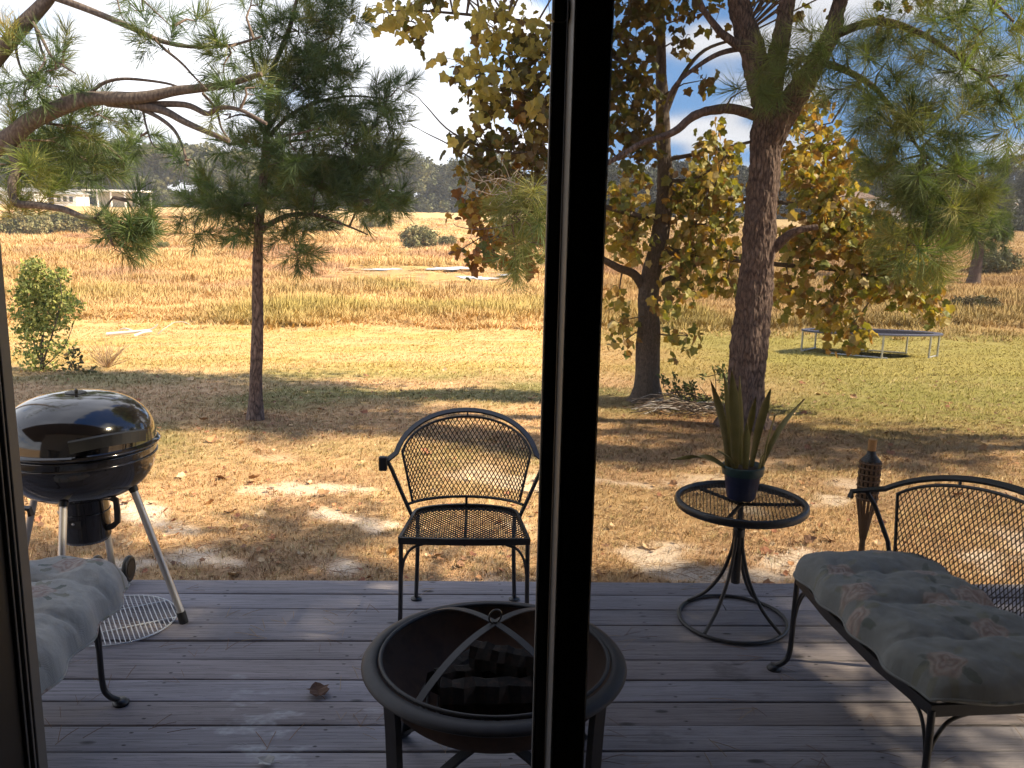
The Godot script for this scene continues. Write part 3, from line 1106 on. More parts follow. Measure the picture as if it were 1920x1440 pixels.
# quilted seat cushion, same axes as the loveseat it lies on
func make_cushion(label: String, at_p: Vector3, turn: float, fab: Material, thick: float, sd: float) -> void:
	var t := thing("seat_cushion", label, "cushion", at_p, turn, "floral cushions on the loveseats")
	var cx := 0.478
	var cz := 0.258
	var nx := 4.0
	var nz := 2.0
	var wob := noise(3.5, 97, 3)
	var mb := MB.new()
	var body := func(u, v, side):
		var a: float = u * 2 - 1
		var b: float = v * 2 - 1
		var edge: float = pow(maxf(1.0 - pow(absf(a), 8.0), 0.0), 0.36) * pow(maxf(1.0 - pow(absf(b), 6.0), 0.0), 0.36)
		var tu := absf(sin(PI * nx * u)); var tv := absf(sin(PI * nz * v))
		# seams run across, buttons sit where the rows meet
		var puff := 0.76 + 0.24 * pow(tu, 0.55)
		var near := pow(1.0 - tu, 3.0) * pow(1.0 - tv, 3.0)
		puff = puff - 0.30 * near
		var w: float = wob.get_noise_3d(a * cx * 2.0 + sd, b * cz * 2.0, side * 0.7) * 0.018
		var x: float = a * cx * (1.0 - 0.015 * cos(PI * nz * v)) * (1.0 - 0.075 * pow(absf(b), 6.0)) + 0.006 * sin(b * 6.0 + sd)
		var z: float = b * cz * (1.0 - 0.10 * pow(absf(a), 8.0)) + 0.012 * sin(u * PI * nx * 2.0 + sd) * absf(b)
		var y: float = 0.036
		if side > 0: y += edge * ((thick - 0.036) * puff + w)
		else: y -= edge * 0.034
		y -= 0.016 * pow(absf(b), 8.0)
		return Vector3(x, y, z)
	mb.sheet(96, 56, func(u, v): return body.call(u, v, 1), true)
	mb.sheet(40, 24, func(u, v): return body.call(u, v, -1), false)
	for k in mb.uv.size(): mb.uv[k] = Vector2(mb.v[k].x / 0.62 + sd, mb.v[k].z / 0.62 + 0.31)
	part(mb, "cover", fab, t)
	var pp := MB.new()
	var ed := []
	for k in 61: ed.append(body.call(k / 60.0, 0.0, 1))
	for k in range(1, 41): ed.append(body.call(1.0, k / 40.0, 1))
	for k in range(1, 61): ed.append(body.call(1.0 - k / 60.0, 1.0, 1))
	for k in range(1, 41): ed.append(body.call(0.0, 1.0 - k / 40.0, 1))
	pp.tube(ed, 0.0042, 6)
	for k in pp.uv.size(): pp.uv[k] = Vector2(pp.v[k].x / 0.62 + sd, pp.v[k].z / 0.62)
	part(pp, "piping", fab, t)
	for k in [1, 2, 3]:
		var bp: Vector3 = body.call(k / 4.0, 0.5, 1)
		var bt := MB.new()
		bt.lathe([Vector2(0.011, -0.004), Vector2(0.010, 0.002), Vector2(0.005, 0.005), Vector2(0.0, 0.006)], 12, bp)
		part(bt, "button", fab, t)

func build_furniture() -> void:
	make_chair("black wrought iron mesh chair facing the door behind the fire pit", Vector3(-0.052, 0, -3.44), 0.0)
	var fab := floral(Color(0.26, 0.272, 0.262))
	var fab_lit := floral(Color(0.42, 0.415, 0.385))  # same cloth, lightened to paint in the brighter light on the left seat
	var rt := deg_to_rad(-86)
	make_loveseat("black iron mesh loveseat with floral cushion right of the side table", Vector3(1.435, 0, -2.585), rt)
	make_cushion("grey green floral cushion on the loveseat right of the side table", Vector3(1.425, 0.384, -2.585), rt, fab, 0.115, 0.0)
	var lt := deg_to_rad(92)
	make_loveseat("black iron loveseat cut by the left door jamb in front of grill", Vector3(-1.475, 0, -2.315), lt)
	make_cushion("pale rumpled cushion on the loveseat at the left door jamb", Vector3(-1.40, 0.384, -2.41), lt, fab_lit, 0.14, 0.37)
	kettle()
	fire_pit()
	side_table()
	snake_plant()
	torch()
	grate()
	trampoline()

func kettle() -> void:
	var t := thing("kettle_grill", "glossy black kettle charcoal grill standing at the left of the deck", "grill", Vector3(-1.575, 0, -3.43), 0.0)
	var R := 0.283
	var bo := MB.new()
	var pr := []
	for k in 15:
		var a := PI / 2 * k / 14.0
		pr.append(Vector2(R * pow(sin(a), 0.72), 0.725 - 0.205 * pow(cos(a), 0.85)))
	bo.lathe(pr, 56)
	bo.lathe([Vector2(R, 0.725), Vector2(R + 0.004, 0.733), Vector2(R - 0.006, 0.737)], 56)
	part(bo, "bowl", M.enamel, t)
	var bd := MB.new()
	bd.ring(Vector3(0, 0.700, 0), R + 0.0, 0.005, 56, 6)
	part(bd, "bowl_bead", M.enamel, t)
	var li := MB.new()
	var lp := [Vector2(R + 0.002, 0.738), Vector2(R + 0.016, 0.742), Vector2(R + 0.016, 0.750), Vector2(R + 0.002, 0.758)]
	for k in 17:
		var a := PI / 2 * k / 16.0
		lp.append(Vector2(R * pow(cos(a), 0.78), 0.760 + 0.182 * pow(sin(a), 0.92)))
	li.lathe(lp, 56)
	var lid := part(li, "lid", M.enamel, t)
	# vent on top with its tab
	var ve := MB.new()
	ve.lathe([Vector2(0.0, 0.9455), Vector2(0.038, 0.9445), Vector2(0.040, 0.941), Vector2(0.03, 0.938)], 24, Vector3(0, 0, 0.0))
	ve.box(Vector3(0.012, 0.952, 0.02), Vector3(0.012, 0.018, 0.022), 0.003, Basis(Vector3.UP, 0.5))
	part(ve, "vent", M.plastic, lid)
	# lid handle on the front right
	var ha := MB.new()
	var arc := []
	for k in 9:
		var a := deg_to_rad(18 + 54 * k / 8.0)
		arc.append(Vector3(cos(a) * (R + 0.018), 0.800 + 0.012 * sin(PI * k / 8.0), sin(a) * (R + 0.018)))
	ha.bar(arc, 0.028, 0.042)
	for k in [1, 7]:
		ha.box((arc[k] as Vector3) * Vector3(0.94, 1, 0.94), Vector3(0.04, 0.022, 0.04), 0.003)
	part(ha, "handle", M.plastic, lid)
	# ash catcher
	var ash := MB.new()
	ash.lathe([Vector2(0.092, 0.53), Vector2(0.094, 0.47), Vector2(0.094, 0.36), Vector2(0.086, 0.343), Vector2(0.0, 0.340)], 36)
	var ac := part(ash, "ash_catcher", M.enamel, t)
	var ab := MB.new()
	ab.ring(Vector3(0, 0.466, 0), 0.0945, 0.003, 36, 6)
	part(ab, "band", M.enamel, ac)
	var ah := MB.new()
	var hb := Basis(Vector3.UP, deg_to_rad(-12))
	var hp := []
	for p in [Vector2(0.09, 0.525), Vector2(0.12, 0.525), Vector2(0.142, 0.515), Vector2(0.145, 0.47), Vector2(0.142, 0.425), Vector2(0.12, 0.405), Vector2(0.09, 0.395)]:
		hp.append(hb * Vector3(p.x, p.y, 0))
	ah.bar(hp, 0.022, 0.012, Vector3(0, 0, 1))
	part(ah, "handle", M.plastic, ac)
	var lv := MB.new()
	lv.box(Vector3(0.0, 0.435, 0.094), Vector3(0.05, 0.03, 0.005), 0.002)
	part(lv, "vent_plate", M.plastic, ac)
	var bo2 := MB.new()
	bo2.lathe([Vector2(0.0, 0.004), Vector2(0.005, 0.003), Vector2(0.006, 0.0)], 10, Vector3(0.0, 0.0, 0.0))
	var bolt := part(bo2, "bolt", M.steel, ac)
	bolt.transform = Transform3D(Basis(Vector3.RIGHT, PI / 2), Vector3(-0.004, 0.437, 0.0965))
	# four legs, the two at the back end in wheels
	for a in [[0.385, 0.045, false], [0.035, 0.37, false], [-0.37, -0.10, false], [-0.05, -0.335, true]]:
		var dirn := Vector3(a[0], 0, a[1]).normalized()
		var top := dirn * 0.205 + Vector3(0, 0.575, 0)
		var foot := Vector3(a[0], 0.07 if a[2] else 0.012, a[1])
		var so := MB.new()
		so.tube([top + Vector3(0, 0.03, 0) - dirn * 0.012, top.lerp(foot, 0.045)], [0.022, 0.017], 10)
		part(so, "leg_socket", M.plastic, t)
		var lg := MB.new()
		lg.tube([top.lerp(foot, 0.03), foot], 0.0145, 12)
		part(lg, "leg", M.alu, t)
		if a[2]:
			for s in [-1, 1]:
				var wc := foot + Vector3(s * 0.07, 0, 0)
				var wh := MB.new()
				wh.ring(wc, 0.048, 0.013, 28, 8, Basis(Vector3.FORWARD, PI / 2))
				wh.tube([wc - Vector3(0.012, 0, 0), wc + Vector3(0.012, 0, 0)], 0.040, 18)
				part(wh, "wheel", M.plastic, t)
			var ax := MB.new()
			ax.tube([foot - Vector3(0.07, 0, 0), foot + Vector3(0.07, 0, 0)], 0.005, 8)
			part(ax, "axle", M.steel, t)
		else:
			var cp := MB.new()
			cp.tube([foot.lerp(top, 0.065), foot - Vector3(0, 0.0115, 0)], 0.0185, 12)
			part(cp, "foot_cap", M.plastic, t)

func fire_pit() -> void:
	var t := thing("fire_pit", "round dark steel fire pit with crossed straps in the middle of the deck", "fire pit", Vector3(0.052, 0, -2.345))
	var H := 0.42
	var rim := MB.new()
	rim.lathe([Vector2(0.334, H - 0.008), Vector2(0.338, H + 0.003), Vector2(0.356, H + 0.001), Vector2(0.372, H - 0.006), Vector2(0.379, H - 0.015), Vector2(0.376, H - 0.020), Vector2(0.341, H - 0.014)], 80)
	part(rim, "rim", M.pit, t)
	var bw := MB.new()
	var pr := []
	for k in 15:
		var a := PI / 2 * k / 14.0
		pr.append(Vector2(0.334 * sin(a), H - 0.008 - 0.20 * cos(a)))
	bw.lathe(pr, 64)
	var pr2 := []
	for p in pr: pr2.append(p + Vector2(0.004 if p.x > 0.01 else 0.0, -0.005))
	bw.lathe(pr2, 64)
	part(bw, "bowl", M.soot, t)
	# spark guard: rim ring, four straps and a loop on top
	var fr := MB.new()
	fr.ring(Vector3(0, H + 0.004, 0), 0.325, 0.006, 72, 6)
	part(fr, "screen_ring", M.pit, t)
	var rise := 0.092
	for k in 4:
		var a := deg_to_rad(52 + 76 * (k % 2) + 180 * (k / 2))
		var st := MB.new()
		var ps := []
		for q in 13:
			var r := 0.323 * q / 12.0
			ps.append(Vector3(cos(a) * r, H + 0.008 + rise * (1.0 - pow(r / 0.323, 2.2)), sin(a) * r))
		st.bar(ps, 0.022, 0.003)
		part(st, "strap", M.pit, t)
	var lo := MB.new()
	lo.ring(Vector3(0, H + rise + 0.028, 0), 0.020, 0.0032, 20, 6, Basis(Vector3.RIGHT, PI / 2) * Basis(Vector3.FORWARD, 0.5))
	lo.tube([Vector3(0, H + rise + 0.002, 0), Vector3(0, H + rise + 0.014, 0)], 0.008, 8)
	part(lo, "pull_ring", M.iron, t)
	# grate in the bowl and charred logs
	var gr := MB.new()
	gr.ring(Vector3(0, H - 0.135, 0), 0.215, 0.005, 48, 6)
	for k in range(-6, 7):
		var x := k * 0.032
		var l := sqrt(0.215 * 0.215 - x * x)
		gr.tube([Vector3(x, H - 0.135, -l), Vector3(x, H - 0.135, l)], 0.0035, 6)
	part(gr, "log_grate", M.iron, t)
	for p in [[Vector3(0.04, H - 0.085, 0.07), 0.38, 0.052, 0.05], [Vector3(-0.02, H - 0.090, -0.05), 0.30, 0.040, 0.25], [Vector3(0.06, H - 0.015, 0.005), 0.26, 0.038, -0.35], [Vector3(-0.11, H - 0.095, -0.09), 0.2, 0.034, 0.9]]:
		# split log: rough wedge with a bark side
		var lg := MB.new()
		var st := lg.v.size()
		for q in 13:
			var x: float = (q / 12.0 - 0.5) * p[1]
			for e in [[-0.95, -0.75], [0.95, -0.80], [1.05, 0.15], [0.55, 0.85], [-0.15, 1.0], [-0.80, 0.55]]:
				var jit := 1.0 + 0.10 * sin(q * 2.3 + e[0] * 7.0 + p[1] * 40.0) + rng.randf_range(-0.05, 0.05)
				lg.add(Vector3(x + rng.randf_range(-0.004, 0.004), e[1] * p[2] * jit, e[0] * p[2] * jit), Vector3.UP)
		var flat := MB.new()
		for q in 12:
			for e in 6:
				var f := (e + 1) % 6
				flat.face([lg.v[q * 6 + e], lg.v[q * 6 + f], lg.v[q * 6 + 6 + f], lg.v[q * 6 + 6 + e]])
		flat.face([lg.v[5], lg.v[4], lg.v[3], lg.v[2], lg.v[1], lg.v[0]])
		flat.face([lg.v[72], lg.v[73], lg.v[74], lg.v[75], lg.v[76], lg.v[77]])
		lg = flat
		var o := part(lg, "log", M.char, t)
		o.transform = Transform3D(Basis(Vector3.UP, p[3]), p[0])
	# legs and the arched cross brace
	for k in 4:
		var a := deg_to_rad(45 + 90 * k)
		var sx := signf(cos(a)); var sz := signf(sin(a))
		var lg := MB.new()
		var ps := spline([Vector3(sx * 0.272, H - 0.022, sz * 0.228), Vector3(sx * 0.268, 0.30, sz * 0.222), Vector3(sx * 0.266, 0.15, sz * 0.22), Vector3(sx * 0.278, 0.03, sz * 0.232), Vector3(sx * 0.295, 0.004, sz * 0.25)])
		lg.bar(ps, 0.045, 0.020, Vector3(sx, 0, sz).normalized())
		part(lg, "leg", M.pit, t)
	for s in [-1, 1]:
		var xb := MB.new()
		var ps := []
		for q in 17:
			var u := q / 8.0 - 1.0
			ps.append(Vector3(u * 0.272, 0.028 + 0.135 * (1.0 - u * u) + (0.004 if s > 0 else 0.0), u * s * 0.226))
		xb.bar(ps, 0.030, 0.010)
		part(xb, "cross_brace", M.pit, t)

func side_table() -> void:
	var H := 0.525
	var t := thing("side_table", "small round black mesh table holding the potted plant", "table", Vector3(1.075, 0, -3.43), 0.35)
	var rim := MB.new()
	rim.lathe([Vector2(0.255, H - 0.026), Vector2(0.263, H - 0.024), Vector2(0.270, H - 0.012), Vector2(0.267, H + 0.004), Vector2(0.258, H + 0.009), Vector2(0.248, H + 0.006), Vector2(0.246, H - 0.012), Vector2(0.255, H - 0.026)], 64)
	part(rim, "rim", M.iron, t)
	var me := MB.new()
	expanded(me, -0.26, 0.26, -0.26, 0.26, 0.017, 0.0125, func(u, v): return Vector3(u, H - 0.006, v), func(u, v): return u * u + v * v < 0.249 * 0.249, 0.0018)
	part(me, "top_mesh", M.mesh_iron, t)
	for k in 3:
		var a := TAU * k / 3.0 + 0.35
		var sp := MB.new()
		sp.bar([Vector3(0, H - 0.014, 0), Vector3(cos(a) * 0.25, H - 0.014, sin(a) * 0.25)], 0.014, 0.010)
		part(sp, "spoke", M.iron, t)
	var po := MB.new()
	po.tube([Vector3(0, H - 0.018, 0), Vector3(0, 0.33, 0)], 0.012, 12)
	part(po, "pole", M.iron, t)
	var sl := MB.new()
	sl.tube([Vector3(0, 0.40, 0), Vector3(0, 0.17, 0)], 0.019, 14)
	sl.tube([Vector3(0, 0.405, 0), Vector3(0, 0.375, 0)], 0.025, 14)
	part(sl, "sleeve", M.iron, t)
	var ts := MB.new()
	ts.tube([Vector3(-0.01, 0.445, 0.0), Vector3(-0.038, 0.445, 0.006)], 0.004, 8)
	ts.box(Vector3(-0.041, 0.445, 0.006), Vector3(0.006, 0.018, 0.010), 0.002)
	part(ts, "thumb_screw", M.iron, t)
	for k in 4:
		var a := TAU * k / 4.0 - 0.42
		var d := Vector3(cos(a), 0, sin(a))
		var lg := MB.new()
		lg.tube(spline([d * 0.017 + Vector3(0, 0.385, 0), d * 0.026 + Vector3(0, 0.31, 0), d * 0.065 + Vector3(0, 0.19, 0), d * 0.135 + Vector3(0, 0.085, 0), d * 0.218 + Vector3(0, 0.016, 0)]), 0.0078, 8)
		part(lg, "leg", M.iron, t)
	var br := MB.new()
	br.ring(Vector3(0, 0.0085, 0), 0.222, 0.0085, 64, 8)
	part(br, "base_ring", M.iron, t)

func snake_plant() -> void:
	var y0 := 0.535
	var t := thing("potted_plant", "snake plant with upright leaves in a dark blue pot on the mesh table", "potted plant", Vector3(1.075, y0, -3.44))
	var pm := tri_mat(ramp_tex(noise(0.03, 101, 4), 256, [Color(0.012, 0.018, 0.06), Color(0.018, 0.028, 0.085), Color(0.04, 0.05, 0.10)]), Vector3(4, 4, 4), 0.35)
	var rmm := tri_mat(ramp_tex(noise(0.03, 102, 4), 256, [Color(0.015, 0.05, 0.06), Color(0.03, 0.085, 0.085), Color(0.05, 0.07, 0.06)]), Vector3(4, 4, 4), 0.4)
	var po := MB.new()
	po.lathe([Vector2(0.0, 0.0), Vector2(0.054, 0.0), Vector2(0.058, 0.006), Vector2(0.074, 0.105)], 36)
	part(po, "pot", pm, t)
	var ri := MB.new()
	ri.lathe([Vector2(0.074, 0.104), Vector2(0.083, 0.106), Vector2(0.086, 0.138), Vector2(0.083, 0.142), Vector2(0.077, 0.141), Vector2(0.074, 0.110)], 36)
	part(ri, "pot_rim", rmm, t)
	var so := MB.new()
	so.lathe([Vector2(0.077, 0.122), Vector2(0.05, 0.130), Vector2(0.0, 0.132)], 24)
	part(so, "soil", mat(0.07, 0.045, 0.03, 1.0), t)
	var lm := leafy(Color(0.8, 1.0, 0.4), 0.25, 0.45)
	# each leaf: tip in the photograph, width, twist
	for q in [[1332, 712, 0.036, -0.02, 0.02], [1357, 700, 0.042, 0.02, -0.03], [1372, 692, 0.05, 0.0, 0.03], [1400, 790, 0.04, 0.02, 0.04], [1446, 727, 0.042, -0.02, 0.0], [1508, 747, 0.034, 0.03, 0.03], [1452, 778, 0.03, 0.06, 0.05], [1386, 705, 0.035, 0.03, -0.05], [1418, 742, 0.036, -0.03, -0.03], [1350, 775, 0.028, -0.05, 0.01], [1258, 862, 0.030, -0.03, 0.03], [1432, 850, 0.028, 0.06, 0.07], [1345, 846, 0.026, 0.02, 0.09]]:
		var tip := at(q[0], q[1], 3.44 - q[4]) - t.position
		var b := Vector3(clampf(tip.x * 0.45, -0.05, 0.05) + q[3] * 0.4, 0.122, q[4] * 0.6)
		var mid := b.lerp(tip, 0.5) + Vector3(-(tip.x - b.x) * 0.10, 0.015 if tip.y > 0.2 else 0.035, 0)
		var ps := spline([b, mid, tip], 7)
		var mb := MB.new()
		var m := ps.size()
		var s := 0
		for i in m:
			var tt := float(i) / (m - 1)
			var w: float = q[2] * 0.45 * (1.15 - 0.3 * tt) * clampf((1.0 - tt) * 3.2, 0.03, 1.0)
			if tt < 0.55: w = q[2] * 0.45 * lerpf(0.55, 1.0, tt / 0.55)
			var tw: float = q[3] * 22.0 + tt * 0.8
			var tng: Vector3 = (ps[mini(i + 1, m - 1)] - ps[maxi(i - 1, 0)]).normalized()
			var sd := Vector3(cos(tw), 0, sin(tw))
			sd = (sd - tng * sd.dot(tng)).normalized()
			var nn := sd.cross(tng).normalized()
			var band := 0.5 + 0.5 * sin(tt * 40.0 + q[0])
			var cc := Color(0.20, 0.185, 0.055).lerp(Color(0.36, 0.29, 0.11), band * 0.45 + rng.randf() * 0.2)
			if tt > 0.86: cc = cc.lerp(Color(0.22, 0.13, 0.05), 0.6)
			if q[0] == 1332: cc = cc.lerp(Color(0.35, 0.15, 0.04), smoothstep(0.75, 0.95, tt))
			var edge := Color(0.36, 0.30, 0.11)
			mb.col = edge; mb.add(ps[i] - sd * w, nn)
			mb.col = cc; mb.add(ps[i] - sd * w * 0.75 - nn * 0.002, nn); mb.add(ps[i] - nn * 0.006, nn); mb.add(ps[i] + sd * w * 0.75 - nn * 0.002, nn)
			mb.col = edge; mb.add(ps[i] + sd * w, nn)
		for i in m - 1:
			for k in 4:
				var a := s + i * 5 + k
				mb.tri(a, a + 1, a + 5); mb.tri(a + 1, a + 6, a + 5)
		mb.smooth(0, 0)
		part(mb, "leaf", lm, t)

func torch() -> void:
	var gx := 1.87
	var gz := -4.02
	var gy := ground_y(gx, gz)
	var t := thing("garden_torch", "bamboo garden torch standing behind the ottoman at the deck edge", "torch", Vector3(gx, gy, gz))
	var top := 0.64 - gy
	var wood := tri_mat(ramp_tex(noise(0.04, 111, 3), 128, [Color(0.09, 0.05, 0.025), Color(0.15, 0.085, 0.04)]), Vector3(4, 4, 4), 0.7)
	var cp := MB.new()
	cp.tube([Vector3(0, top - 0.055, 0), Vector3(0, top, 0)], [0.019, 0.020], 14)
	part(cp, "wick_cap", mat(0.38, 0.20, 0.07, 0.6), t)
	var sh := MB.new()
	sh.lathe([Vector2(0.019, top - 0.056), Vector2(0.022, top - 0.075), Vector2(0.044, top - 0.100), Vector2(0.046, top - 0.115)], 20)
	part(sh, "fuel_can", mat(0.02, 0.02, 0.02, 0.4), t)
	for k in 14:
		var a := TAU * k / 14.0
		var d := Vector3(cos(a), 0, sin(a))
		var sl := MB.new()
		sl.bar([d * 0.047 + Vector3(0, top - 0.105, 0), d * 0.049 + Vector3(0, top - 0.2, 0), d * 0.047 + Vector3(0, top - 0.30, 0), d * 0.034 + Vector3(0, top - 0.37, 0), d * 0.013 + Vector3(0, top - 0.50, 0)], 0.013, 0.003, d)
		part(sl, "slat", wood, t)
	for y in [0.115, 0.14, 0.17, 0.20, 0.23, 0.26, 0.29]:
		var ri := MB.new()
		ri.ring(Vector3(0, top - y, 0), 0.0485, 0.0055, 24, 6)
		part(ri, "weave_band", wood, t)
	var ca := MB.new()
	ca.tube([Vector3(0, top - 0.11, 0), Vector3(0, top - 0.30, 0)], 0.040, 14)
	part(ca, "canister", mat(0.02, 0.018, 0.016, 0.5), t)
	var po := MB.new()
	po.tube([Vector3(0, top - 0.46, 0), Vector3(0, top * 0.3, 0), Vector3(0, -0.08, 0)], 0.014, 10)
	part(po, "pole", wood, t)

func grate() -> void:
	var t := thing("cooking_grate", "round wire cooking grate lying on the deck beside the grill", "grate", Vector3(-1.46, 0.006, -3.40), 0.5)
	var rg := MB.new()
	rg.ring(Vector3.ZERO, 0.225, 0.0035, 56, 6)
	part(rg, "hoop", M.galv, t)
	var br := MB.new()
	for k in range(-12, 13):
		var x := k * 0.0175
		var l := sqrt(0.225 * 0.225 - x * x)
		br.tube([Vector3(x, 0.004, -l), Vector3(x, 0.004, l)], 0.002, 5, false)
	part(br, "wires", M.galv, t)
	var cr := MB.new()
	for z in [-0.09, 0.09]:
		var l := sqrt(0.225 * 0.225 - z * z)
		cr.tube([Vector3(-l, 0.001, z), Vector3(l, 0.001, z)], 0.003, 6)
	part(cr, "crossbar", M.galv, t)

func trampoline() -> void:
	var x := 9.66
	var z := -21.5
	var t := thing("trampoline", "round black trampoline on short legs at the meadow edge", "trampoline", Vector3(x, ground_y(x, z), z))
	var R := 1.60
	var slope := (ground_y(x, z - 1.7) - ground_y(x, z + 1.7)) / 3.4
	var bs := Basis(Vector3.RIGHT, atan(slope))
	var H := 0.56
	var c := Vector3(0, H, 0)
	var rim := MB.new()
	rim.ring(c, R, 0.028, 64, 8, bs)
	part(rim, "frame", M.galv, t)
	var bed := MB.new()
	var ps := []
	for k in 40: ps.append(c + bs * Vector3(cos(TAU * k / 40.0) * (R - 0.14), 0.0, -sin(TAU * k / 40.0) * (R - 0.14)))
	bed.face(ps)
	var lower := []
	for p in ps: lower.append(p - Vector3(0, 0.01, 0))
	lower.reverse()
	bed.face(lower)
	var bdm := mat(0.02, 0.02, 0.03, 1.0)
	bdm.metallic_specular = 0.15
	part(bed, "bed", bdm, t)
	var pad := MB.new()
	pad.lathe([Vector2(R - 0.17, 0.012), Vector2(R - 0.05, 0.032), Vector2(R + 0.03, 0.022), Vector2(R + 0.035, -0.01)], 64)
	var po := part(pad, "edge_pad", mat(0.05, 0.055, 0.10, 0.9), t)
	po.transform = Transform3D(bs, c)
	for k in 8:
		var a := TAU * (k + 0.3) / 8.0
		var top := c + bs * Vector3(cos(a) * R, -0.02, sin(a) * R)
		var gx := t.position.x + top.x
		var gz := t.position.z + top.z
		var gy := ground_y(gx, gz) - t.position.y
		var lg := MB.new()
		lg.tube([top, Vector3(top.x, gy + 0.005, top.z)], 0.024, 8)
		part(lg, "leg", M.galv, t)
	for k in 4:
		var a := TAU * (k + 0.15) / 4.0
		var b := a + TAU / 8.0
		var p0 := Vector3(cos(a - 0.08) * R, 0, sin(a - 0.08) * R)
		var p1 := Vector3(cos(b + 0.02) * R, 0, sin(b + 0.02) * R)
		for p in [0]:
			p0.y = ground_y(t.position.x + p0.x, z + p0.z) - t.position.y + 0.03
			p1.y = ground_y(t.position.x + p1.x, z + p1.z) - t.position.y + 0.03
		var fo := MB.new()
		fo.tube([p0, p1], 0.022, 8)
		part(fo, "foot_bar", M.galv, t)

# ------------------------------------------------------------------ trees
func limb(pix: Array, d0: float, d1: float, w0: float, w1: float, per := 5) -> Dictionary:
	# pix: places along the limb in the photograph, d0..d1 metres from the house, w0..w1 thickness in metres
	var ps := []
	for k in pix.size():
		ps.append(at(pix[k][0], pix[k][1], lerpf(d0, d1, float(k) / (pix.size() - 1))))
	var sp := spline(ps, per)
	return {"pts": sp, "rad": taper(w0 / 2, w1 / 2, sp.size())}

func limb3(ps: Array, w0: float, w1: float, per := 5) -> Dictionary:
	var sp := spline(ps, per)
	return {"pts": sp, "rad": taper(w0 / 2, w1 / 2, sp.size())}

func clu(x: float, y: float, rx: float, ry: float, d: float, rd: float, n: int) -> Dictionary:
	return {"c": at(x, y, d), "r": Vector3(rx * d / FOC, ry * d / FOC, rd), "n": n}

func clu3(c: Vector3, r: Vector3, n: int) -> Dictionary:
	return {"c": c, "r": r, "n": n}

func in_ball() -> Vector3:
	return rdir() * pow(rng.randf(), 0.42)

func bark_bump(amp: float, sd: int) -> Callable:
	var f := FastNoiseLite.new()
	f.seed = sd
	f.noise_type = FastNoiseLite.TYPE_CELLULAR
	f.cellular_return_type = FastNoiseLite.RETURN_DISTANCE2_SUB
	f.frequency = 1.0
	var g := noise(1.5, sd + 1, 2)
	return func(a, run, r):
		var x: float = cos(a) * r * 26.0
		var z: float = sin(a) * r * 26.0
		var v: float = f.get_noise_3d(x, run * 7.0, z)
		return amp * (clampf(v + 0.9, 0.0, 0.7) - 0.4) + g.get_noise_3d(cos(a) * r * 4, run * 1.2, sin(a) * r * 4) * r * 0.16

func draw_limbs(t: Node3D, limbs: Array, m: Material, trunks: int, bump := 0.0) -> void:
	for k in limbs.size():
		var l: Dictionary = limbs[k]
		var mb := MB.new()
		var big: bool = l.rad[0] > 0.045
		var loc := []
		for p in l.pts: loc.append(p - t.position)
		if k < trunks:
			for i in loc.size():
				l.rad[i] *= 1.0 + 0.55 * exp(-maxf(loc[i].y, 0.0) / 0.16)
		if big and bump > 0.0:
			var s := mb.v.size()
			mb.tube(loc, l.rad, 110 if l.rad[0] > 0.12 else 36, true, bark_bump(bump * minf(1.0, l.rad[0] / 0.15), 40 + k))
			mb.smooth(0, 0)
		else:
			mb.tube(loc, l.rad, 12 if big else 7, true)
		part(mb, "trunk" if k < trunks else "branch", m, t)

func nearest(limbs: Array, c: Vector3) -> Vector3:
	var best := 1e9
	var q := c
	for l in limbs:
		for p in l.pts:
			var e: float = p.distance_squared_to(c)
			if p.y > c.y + 0.6: e += 1.0
			if e < best:
				best = e; q = p
	return q

func tuft_needles(count: int, length: float, width: float, droop: float) -> ArrayMesh:
	var mb := MB.new()
	for k in count:
		var tt := rng.randf()
		var b := Vector3(0, tt * 0.13, 0)
		var a := rng.randf() * TAU
		var open := lerpf(1.25, 0.35, tt) + rng.randf_range(-0.2, 0.2)
		var dirn := Vector3(cos(a) * sin(open), cos(open), sin(a) * sin(open))
		var l := length * rng.randf_range(0.75, 1.1)
		var sd := dirn.cross(rdir()).normalized() * width * 0.5
		var nn := sd.cross(dirn).normalized()
		var mid := b + dirn * l * 0.55
		var tip := b + dirn * l + Vector3(cos(a), -0.6, sin(a)) * droop * l
		var v := rng.randf_range(0.75, 1.25)
		mb.col = Color(v, v, v * 0.95)
		var s := mb.v.size()
		mb.add(b - sd, nn); mb.add(b + sd, nn); mb.add(mid - sd, nn); mb.add(mid + sd, nn); mb.add(tip, nn)
		mb.tri(s, s + 1, s + 2); mb.tri(s + 1, s + 3, s + 2); mb.tri(s + 2, s + 3, s + 4)
	return mb.mesh(M.needle)

